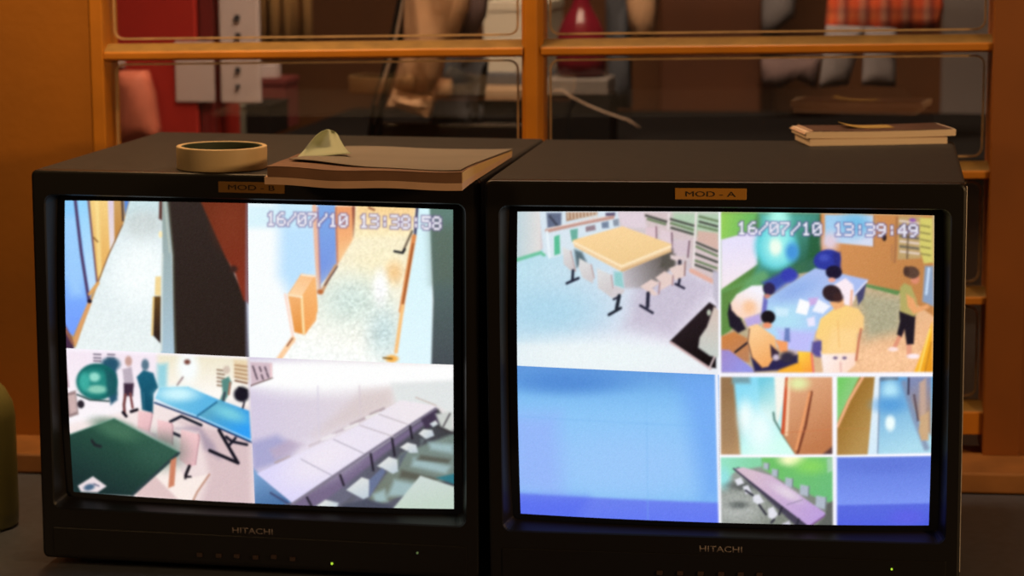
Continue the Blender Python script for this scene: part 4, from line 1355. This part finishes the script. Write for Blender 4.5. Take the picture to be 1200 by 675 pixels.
# booklets at the back of the right monitor
P0, P1 = atZ(949, 172, .0016), atZ(1110, 169.4, .0016)
ang = math.atan2(P1.y - P0.y, P1.x - P0.x)
L = (P1 - P0).length
TB = Matrix.Translation((P0.x, P0.y, ZT + .0024)) @ Matrix.Rotation(ang, 4, 'Z')
bw = .075
lowb = empty('booklet', TB, 'lower white booklet of the pair on the right monitor', 'booklet')
obj('page_block', slab(0, L, 0, bw, lambda x, y: 0, lambda x, y: .0072, ny=4), 'white_pages', lowb)
obj('cover', slab(0, L, 0, bw, lambda x, y: .0072, lambda x, y: .0077, ny=4), 'sheets', lowb)


def bow(x):
    t = (x - L * .45) / (L * .6)
    return .0078 + .0011 * t * t


upb = empty('booklet', TB, 'upper booklet with a dark brown cover, bowed, on the right monitor', 'booklet')
obj('page_block', slab(-.004, L + .010, .001, bw, lambda x, y: bow(x), lambda x, y: bow(x) + .0072, ny=4), 'white_pages', upb)
obj('cover', slab(.001, L + .006, .0015, bw, lambda x, y: bow(x) + .0073, lambda x, y: bow(x) + .0080, ny=4), 'booklet', upb)
tag(obj('cover_flap', slab(-.0065, .004, .001, bw, lambda x, y: bow(x) + .0081 - .0035 * max(0, (.004 - x) / .01), lambda x, y: bow(x) + .0087 - .0035 * max(0, (.004 - x) / .01), nx=6, ny=4), 'sheets', upb), 'pale turned-over end')
nt_ = obj('paper_note', slab(.047, .104, .030, .062, lambda x, y: bow(x) + .0082 + .005 * max(0, (.075 - x) / .03) ** 2, lambda x, y: bow(x) + .0086 + .005 * max(0, (.075 - x) / .03) ** 2, ny=4), 'note', None, world=TB)
tag(nt_, 'yellow slip of paper lying on the dark brown booklet', 'note')

# bottle at the left edge
bc = (atY(19.5, 590, .155).x - .0412, .155, .7501)
bo = empty('bottle', Matrix.Translation(bc), 'dull cream green bottle standing at the left of the left monitor', 'bottle')
obj('body', lathe(bmesh.new(), [(.036, 0), (.040, .004), (.041, .02), (.041, .125), (.0385, .142), (.031, .157), (.021, .168), (.015, .174), (.015, .18)], 48), 'bottle', bo, smooth=True)
obj('cap', lathe(bmesh.new(), [(.018, .18), (.018, .204), (.0165, .206)], 32), 'bottle', bo, bevel=.001)

# ---------------------------------------------------------------- partition with the glazed frame
RAILS = [-.357, -.2058, -.0525, .1005, .2545, .4085, .5605]        # rail heights at the right-hand end (centre of the wood)
U_L, U_M0, U_M1, U_R = -.5685, -.0485, -.0225, .515
tilt = lambda u: .0130 * (u - .5) / 1.09


def sw_(name, bm, m, kind='structure', parent=None, **k):
    o = obj(name, bm, m, parent, world=WIN if parent is None else None, **k)
    if parent is None:
        o['kind'] = kind
    return o


bm = bmesh.new()
box(bm, -.5845, U_L, 0, .07, -.395, .575)                           # left stile
prism(bm, [(U_M0, .012, 0), (U_M0 + .006, 0, 0), (U_M1 - .006, 0, 0), (U_M1, .012, 0), (U_M1, .07, 0), (U_M0, .07, 0)], (0, 0, -.395), (0, 0, .575))
hw = .0046
for i, r in enumerate(RAILS):
    for a, b in ((U_L, U_M0 + .002), (U_M1 - .002, U_R)):
        h = hw if i else .014
        prof = [(0, .0, -h), (0, 0, h - .0012), (0, .0015, h), (0, .07, h + .001), (0, .07, -h - .003), (0, .018, -h - .003)]
        prism(bm, prof, (a, .002, r + tilt(a)), (b, .002, r + tilt(b)))
wf = sw_('window_1', bm, 'frame', bevel=.0012)
obj('right_stile', boxm(U_R, .558, -.006, .07, -.395, .575), 'right_brown', wf, bevel=.0012)
bm = bmesh.new()
for i, r in enumerate(RAILS):
    h = hw if i else .014
    for a, b in ((U_L, U_M0 + .004), (U_M1 - .004, U_R)):
        prism(bm, [(0, .003, h), (0, .021, h + .0085), (0, .034, h + .0085), (0, .034, h)], (a, .002, r + tilt(a)), (b, .002, r + tilt(b)))
obj('putty', bm, 'putty', wf)
for i in range(len(RAILS) - 1):
    for j, (a, b) in enumerate(((U_L, U_M0), (U_M1, U_R))):
        ta, tb = tilt(a), tilt(b)
        z0, z1 = RAILS[i] + hw + .0092, RAILS[i + 1] - hw - .003
        if i == 0:
            z0 += .009
        bm = box(bmesh.new(), a - .001, b + .001, .034, .038, z0, z1, ta, tb)
        pane = obj('pane', bm, 'glass', wf)
        # light bead round the pane with rounded corners
        hx, hz, cx, cz = (b - a) / 2 - .006, (z1 - z0) / 2 - .004, (a + b) / 2, (z0 + z1) / 2 + (ta + tb) / 2
        sl = (tb - ta) / (b - a)
        lo = []
        for d, y in ((0, .0337), (0, .0305), (.0022, .0305), (.0022, .0337)):
            l = rrect(hx - d, hz - d, cx, cz, .012 - d, y)
            for p in l:
                p.z += sl * (p.x - cx)
            lo.append(l)
        obj('glazing_bead', loft(bmesh.new(), lo, close=True), 'bead', wf)
sw_('trim_1', boxm(-1.3, 1.25, -.098, .05, -.42, -.395), 'sill', bevel=.003)
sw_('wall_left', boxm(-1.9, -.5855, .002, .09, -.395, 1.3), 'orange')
sw_('wall_right', boxm(.559, 1.7, .006, .09, -.395, 1.3), 'right_brown')
bm = bmesh.new()
box(bm, -1.9, 1.7, -.045, .09, -ZT, -.42)
sw_('wall_back', bm, 'dado')
sw_('trim_2', boxm(-.5855, .559, .0, .09, .575, 1.3), 'orange')
bm = boxm(-3.2, 3.2, -3.2, 4.2, -.06, 0)
fl = obj('floor', bm, 'floor')
fl['kind'] = 'structure'
YW = 3.0
rw = obj('wall_rear', boxm(-3.2, 3.2, YW, YW + .1, 0, 2.6), 'rear_wall')
rw['kind'] = 'structure'
# ---------------------------------------------------------------- the room beyond the glass
ZR = atY(600, 166, 1.45).z                 # top of the counter that the small things stand on
ct = empty('counter', Matrix.Translation((0, 1.7, 0)), 'dark counter in the room beyond the window panes', 'counter')
obj('counter_top', boxm(-.62, .86, -.42, .35, ZR - .03, ZR), 'black', ct, bevel=.003)
obj('body', boxm(-.58, .83, -.38, .32, 0, ZR - .03), 'dado', ct)


def rect_px(x0, y0, x1, y1, Y):
    a, b = atY(x0, y0, Y), atY(x1, y1, Y)
    return a.x, b.x, b.z, a.z


# red locker
a, b = atY(100, 0, 1.35), atY(250, 0, 1.35)
lk = empty('locker', Matrix.Translation((b.x - .30, 1.35, 0)), 'tall red metal locker behind the left panes of the window', 'locker')
obj('body', boxm(-.30, .30, .02, .14, 0, 1.95), 'red', lk, bevel=.004)
obj('door', boxm(-.295, .27, .0, .019, .05, 1.93), 'red', lk, bevel=.004)
obj('door_edge', boxm(.274, .298, .004, .019, .05, 1.93), mat('deep_red', (.16, .012, .012), .5), lk, bevel=.002)
shape_px([(136, 84), (168, 84), (176, 110), (184, 162), (134, 172), (133, 120)], 1.31, .03, .02, 'salmon', 'reflection_shape', None,
         'added salmon pink shape for the reflection in front of the red locker', 'reflection_shape', None, .003, 2)  # solid shape added in place of a pink reflection
x0, x1, z0, z1 = rect_px(205, 48, 252, 119, 1.348)
tag(obj('notice', boxm(x0, x1, 1.3465, 1.3485, z0, z1), 'paper'), 'plain white notice stuck on the red locker', 'notice')
x0, x1, z0, z1 = rect_px(125, 54, 147, 78, 1.348)
tag(obj('notice', boxm(x0, x1, 1.3465, 1.3485, z0, z1), 'paper'), 'small pale notice at the left edge of the red locker', 'notice')
x0, x1, z0, z1 = rect_px(255, -40, 304, 121, 1.345)
nb = tag(obj('notice_board', boxm(x0, x1, 1.345, 1.362, z0, z1), 'paper', bevel=.002), 'tall white board with a row of dark marks right of the red locker', 'board')
for px, py, s in ((278, 21, 3.4), (279, 42, 3.4), (279, 82, 3), (279, 101, 2.4)):
    x0, x1, z0, z1 = rect_px(px - s, py - s * 1.1, px + s, py + s * 1.1, 1.345)
    bm = bmesh.new()
    loft(bm, [rrect((x1 - x0) / 2, (z1 - z0) / 2, (x0 + x1) / 2, (z0 + z1) / 2, (x1 - x0) / 5, y) for y in (1.3451, 1.342)], cap0=True, cap1=True)
    obj('dark_mark', bm, 'mark', nb)


def crate(name, px0, py0, px1, Y, dep, m, label, cat, zb=None):
    x0, x1, z0, z1 = rect_px(px0, py0, px1, py0 + 10, Y)
    t = empty(name, Matrix.Translation(((x0 + x1) / 2, Y, ZR if zb is None else zb)), label, cat)
    zb = ZR if zb is None else zb
    w = (x1 - x0) / 2
    obj('body', boxm(-w, w, 0, dep, 0, (z1 - zb) * .86), m, t, bevel=.002)
    obj('lid', boxm(-w - .002, w + .002, -.002, dep + .002, (z1 - zb) * .86, z1 - zb), m, t, bevel=.002)
    return t


crate('storage_box', 257, 122, 287, 1.50, .10, 'greybox', 'grey green box under the white board with dark marks', 'box')
crate('storage_box', 288, 122, 316, 1.50, .12, 'black', 'black box right of the grey green box', 'box')
crate('file_box', 305, 92, 334, 1.62, .09, mat('wine_card', (.15, .022, .02), .7), 'dark wine red file box right of the white board', 'box')
x0, x1, z0, z1 = rect_px(304, 76, 323, 92, 1.625)
zc = atY(320, 92, 1.62).z
tag(obj('card', boxm(x0, x1, 1.63, 1.66, zc, z1), 'paper', bevel=.001), 'small pale card standing on the wine red file box', 'card')

# curtain
bm = bmesh.new()
a, b = atY(303, -60, 2.3), atY(366, 57, 2.3)
n = 60
lo, hi = [], []
for k in range(n + 1):
    t = k / n
    x = a.x + (b.x - a.x) * t
    y = 2.3 + .007 * math.sin(t * 20) + .008 * math.sin(t * 9 + 1)
    lo.append(bm.verts.new((x, y, b.z)))
    hi.append(bm.verts.new((x, y, a.z + .15)))
for k in range(n):
    bm.faces.new((lo[k], lo[k + 1], hi[k + 1], hi[k]))
tag(obj('curtain', bm, 'curtain', None, smooth=True, solid=.004), 'beige curtain right of the white board behind the upper left pane', 'curtain')

# chair with a jacket thrown over it
ch = empty('chair', Matrix.Translation((atY(470, 0, 1.5).x, 1.24, 0)), 'dark framed chair under the beige jacket behind the glass', 'chair')
ich = ch.matrix_world.inverted()


def cput(name, bm, m, **k):
    bm.transform(ich)
    return obj(name, bm, m, ch, **k)


cput('back_post', tube(bmesh.new(), [atY(x, y, 1.24) for x, y in ((487, -40), (479, 0), (470, 40), (458, 86), (447, 124), (441, 160))], .0055), 'chair', smooth=True)
cput('back_post', tube(bmesh.new(), [atY(x, y, 1.235) for x, y in ((476, -40), (468, 0), (460, 40), (449, 86), (438, 124), (433, 160))], .0040), 'chair', smooth=True)
tag(cput('glint_rod', tube(bmesh.new(), [atY(x, y, 1.232) for x, y in ((481, -40), (473, 0), (465, 40), (453, 84), (440, 122))], .0028), 'pale_metal', smooth=True), 'pale rod for the glint along the posts')  # glint of the dark posts made as a separate pale rod
pb = atY(440, 160, 1.24)
cput('back_panel', boxm(pb.x - .01, pb.x + .26, 1.25, 1.27, pb.z - .12, pb.z + .02), 'chair', bevel=.004)
sz_ = .62
cput('seat', boxm(pb.x - .02, pb.x + .30, .96, 1.26, sz_, sz_ + .04), 'chair', bevel=.01)
for x in (pb.x, pb.x + .28):
    for y in (.98, 1.25):
        cput('leg', boxm(x - .012, x + .012, y - .012, y + .012, 0, sz_ if y < 1.2 else pb.z - .10), 'chair', bevel=.003)
jk = empty('jacket', Matrix.Translation(atY(500, 100, 1.22)), 'beige jacket with a ribbed hem hanging beside dark posts behind the glass', 'jacket')
ij = jk.matrix_world.inverted()


def onto(root, o):
    o.parent = root
    o.matrix_parent_inverse = root.matrix_world.inverted()
    return o


onto(jk, shape_px([(482, -92), (556, -92), (547, 10), (533, 45), (519, 68), (514, 86), (508, 112), (462, 104), (466, 84), (473, 46), (478, 10)], 1.21, .03, .03, 'jacket', 'body', folds=.006, seed=1))
onto(jk, shape_px([(461, 105), (508, 113), (500, 138), (453, 124)], 1.208, .034, .022, 'hem', 'hem'))
onto(jk, shape_px([(510, 92), (526, 94), (527, 112), (507, 116)], 1.225, .03, .012, 'jacket', 'cuff', folds=.002))
shape_px([(556, -92), (580, -92), (566, 20), (552, 44), (537, 44)], 1.30, .03, .02, 'mauve', 'scarf', None,
         'mauve grey scarf hanging right of the beige jacket', 'scarf', None, .004, 3)
gj = shape_px([(516, 70), (568, 70), (553, 96), (546, 120), (562, 128), (560, 152), (502, 150), (509, 118)], 1.34, .04, .03, 'slate', 'jumper', None,
              'slate grey jumper draped behind the beige jacket', 'jumper', None, .005, 4)
crate('paper_box', 566, 2, 640, 1.75, .20, mat('pale_card', (.62, .56, .45), .8), 'pale box standing behind the top of the wooden mullion', 'box', atY(600, 86, 1.75).z)
tag(obj('shelf', boxm(atY(545, 0, 1.72).x, atY(645, 0, 1.72).x, 1.70, 1.98, atY(600, 100, 1.72).z, atY(600, 86, 1.72).z), 'slate', bevel=.003), 'grey shelf carrying the pale box behind the mullion', 'shelf')
fo = rect_px(552, 101, 612, 117, 1.62)
tag(obj('folder', boxm(fo[0], fo[1], 1.60, 1.76, fo[2], fo[3] - .004), 'folder', bevel=.002), 'tan folder on a stand left of the mullion behind the lower pane', 'folder')
tag(obj('stand', boxm(fo[0] + .01, fo[1] - .01, 1.61, 1.75, ZR, fo[2]), 'black', bevel=.003), 'black block under the tan folder', 'block')

# red bulb vase on a block
Yv = 1.40
pc = atY(677, 92, Yv)
s = (atY(707, 60, Yv).x - atY(647, 60, Yv).x) / 2
zt = atY(677, 0, Yv).z - pc.z
vb = empty('vase', Matrix.Translation((pc.x, Yv + s, pc.z)), 'dark red glossy round vase behind the pane right of the mullion', 'vase')
obj('body', lathe(bmesh.new(), [(.55 * s, 0), (.96 * s, .004), (1.0 * s, zt * .22), (1.0 * s, zt * .42), (.92 * s, zt * .58), (.70 * s, zt * .74), (.46 * s, zt * .86), (.34 * s, zt * .96), (.32 * s, zt * 1.4)], 48), 'bulb', vb, smooth=True)
obj('lip', lathe(bmesh.new(), [(.32 * s, zt * 1.4), (.38 * s, zt * 1.42), (.38 * s, zt * 1.47), (.32 * s, zt * 1.49)], 32), 'bulb', vb, smooth=True)
x0, x1 = atY(640, 100, Yv).x, atY(713, 100, Yv).x
zp = atY(677, 112, Yv).z
tag(obj('pedestal', boxm(x0, x1, Yv - .005, Yv + 2.2 * s, zp, pc.z), 'stone', bevel=.003), 'grey block carrying the dark red vase', 'block')
tag(obj('plinth', boxm(x0 - .004, x1 + .004, Yv - .004, Yv + 2.2 * s, ZR, zp), 'black', bevel=.003), 'black plinth under the grey block of the red vase', 'plinth')

# coats further right
shape_px([(738, -92), (768, -92), (768, 10), (764, 42), (752, 46), (738, 34), (734, 4)], 1.9, .05, .03, 'jacket', 'coat', None,
         'beige coat hanging right of the dark red vase', 'coat', None, .006, 5)
shape_px([(708, -92), (736, -92), (738, 30), (734, 70), (738, 128), (714, 126), (716, 60)], 1.95, .04, .03, 'slate', 'coat', None,
         'narrow slate grey coat between the red vase and the beige coat', 'coat', None, .005, 6)
tag(obj('cable', tube(bmesh.new(), [atY(x, y, 1.33) for x, y in ((648, 106), (660, 106), (668, 113), (690, 124), (712, 133), (736, 141), (750, 150))], .0016, 8), 'cable', smooth=True),
    'pale cable sloping below the dark red vase', 'cable')
# brown door
a, b = atY(772, 0, 2.5), atY(894, 0, 2.5)
dr = empty('cupboard', Matrix.Translation(((a.x + b.x) / 2, 2.5, 0)), 'tall red brown cupboard behind the right panes', 'cupboard')
w = (b.x - a.x) / 2
obj('body', boxm(-w, w, .02, .42, 0, 2.1), 'door', dr, bevel=.004)
d = obj('door', boxm(-w + .003, w - .003, 0, .019, .06, 2.08), 'door', dr, bevel=.004)
bm = bmesh.new()
lathe_y(bm, (w - .02, 0, .80), .008, -.02)
obj('knob', bm, 'pale_metal', d)
# shirt and trousers hanging at the right
shape_px([(966, -92), (1102, -92), (1106, 10), (1100, 36), (1040, 38), (966, 36), (970, 0)], 1.5, .05, .010, 'plaid', 'shirt', None,
         'red and orange plaid shirt hanging behind the upper right pane', 'shirt', None, .004, 7)
tr_ = empty('trousers', Matrix.Translation(atY(985, 60, 1.47)), 'grey trousers hanging below the plaid shirt', 'trousers')
onto(tr_, shape_px([(968, 30), (1014, 32), (994, 100), (960, 104)], 1.47, .03, .012, 'trouser', 'leg', folds=.004, seed=8))
onto(tr_, shape_px([(1014, 32), (1050, 34), (1050, 102), (1010, 100)], 1.47, .03, .012, 'trouser', 'leg', folds=.004, seed=9))
shape_px([(893, -92), (940, -92), (930, 20), (905, 40), (893, 38)], 2.2, .04, .02, 'trouser', 'towel', None,
         'grey towel hanging right of the red brown cupboard', 'towel', None, .004, 10)
shape_px([(892, 70), (962, 66), (956, 104), (932, 92), (914, 104), (893, 98)], 1.9, .05, .02, 'mauve', 'bag', None,
         'mauve grey bag left of the grey trousers', 'bag', None, .004, 11)
x0, x1, z0, z1 = rect_px(1106, -40, 1164, 240, 2.15)
tag(obj('panel', boxm(x0, x1, 2.15, 2.18, 0, z1), mat('grey_panel', (.15, .125, .12), .7), bevel=.003), 'tall grey panel beyond the right end of the window', 'panel')

# rack that carries the clothes
gr = empty('clothes_rack', Matrix.Translation((.94, 1.9, 0)), 'dark clothes rack carrying the coats, the shirt and the towel', 'rack')
xr = .94
for Y in (1.52, 1.94, 2.22):
    zr = atY(900, -88, Y).z
    obj('rail', tube(bmesh.new(), [(atY(690, 0, Y).x - xr, Y - 1.9, zr), (0, Y - 1.9, zr)], .010, 14), 'chair', gr, smooth=True)
    obj('post', tube(bmesh.new(), [(0, Y - 1.9, 0), (0, Y - 1.9, zr + .012)], .012, 14), 'chair', gr, smooth=True)
obj('base_bar', boxm(-.03, .03, -.42, .36, 0, .04), 'chair', gr, bevel=.004)
# ---------------------------------------------------------------- light
def area(name, loc, target, size, power, col, sy=None):
    l = bpy.data.lights.new(name, 'AREA')
    l.shape = 'RECTANGLE'
    l.size = size
    l.size_y = sy or size
    l.energy = power
    l.color = col
    o = bpy.data.objects.new(name, l)
    COL.objects.link(o)
    o.location = loc
    o.rotation_euler = (Vector(target) - Vector(loc)).to_track_quat('-Z', 'Y').to_euler()
    return o


WARM = (1, .60, .27)
area('desk_room_lamp', (1.95, -1.25, 1.62), (.1, .15, 1.1), .22, 21, WARM)
area('front_fill_light', (-1.5, -2.6, 2.1), (-.2, .1, 1.1), .4, 9, WARM)  # unseen fill light added to brighten the monitor fronts
area('wall_lamp', (-.45, .22, 1.95), (-.40, .5, 1.1), .20, 6.0, WARM)
area('rear_fill_light', (-.05, .78, 2.45), (.1, 1.6, 1.05), .8, 52, (1, .74, .52))  # unseen light added to brighten the things beyond the glass
wd = bpy.data.worlds.new('world')
wd.use_nodes = True
wd.node_tree.nodes['Background'].inputs['Color'].default_value = (.030, .018, .010, 1)
wd.node_tree.nodes['Background'].inputs['Strength'].default_value = .6
SC.world = wd

# ---------------------------------------------------------------- camera
cd = bpy.data.cameras.new('camera')
cd.sensor_width = 36
cd.lens = 36 * F_PX / 1200
cd.clip_start = .05
cd.dof.use_dof = True
cd.dof.focus_distance = 2.25
cd.dof.aperture_fstop = 7.1
co = bpy.data.objects.new('camera', cd)
COL.objects.link(co)
m3 = Matrix((RC @ Vector((1, 0, 0)), RC @ Vector((0, 0, 1)), RC @ Vector((0, -1, 0)))).transposed()
co.matrix_world = Matrix.Translation(CAM) @ m3.to_4x4()
SC.camera = co
vs = SC.view_settings
vs.view_transform = 'Standard'
vs.look = 'None'
vs.exposure = 0
vs.gamma = 1
vs.use_curve_mapping = False
SC.cycles.use_denoising = True
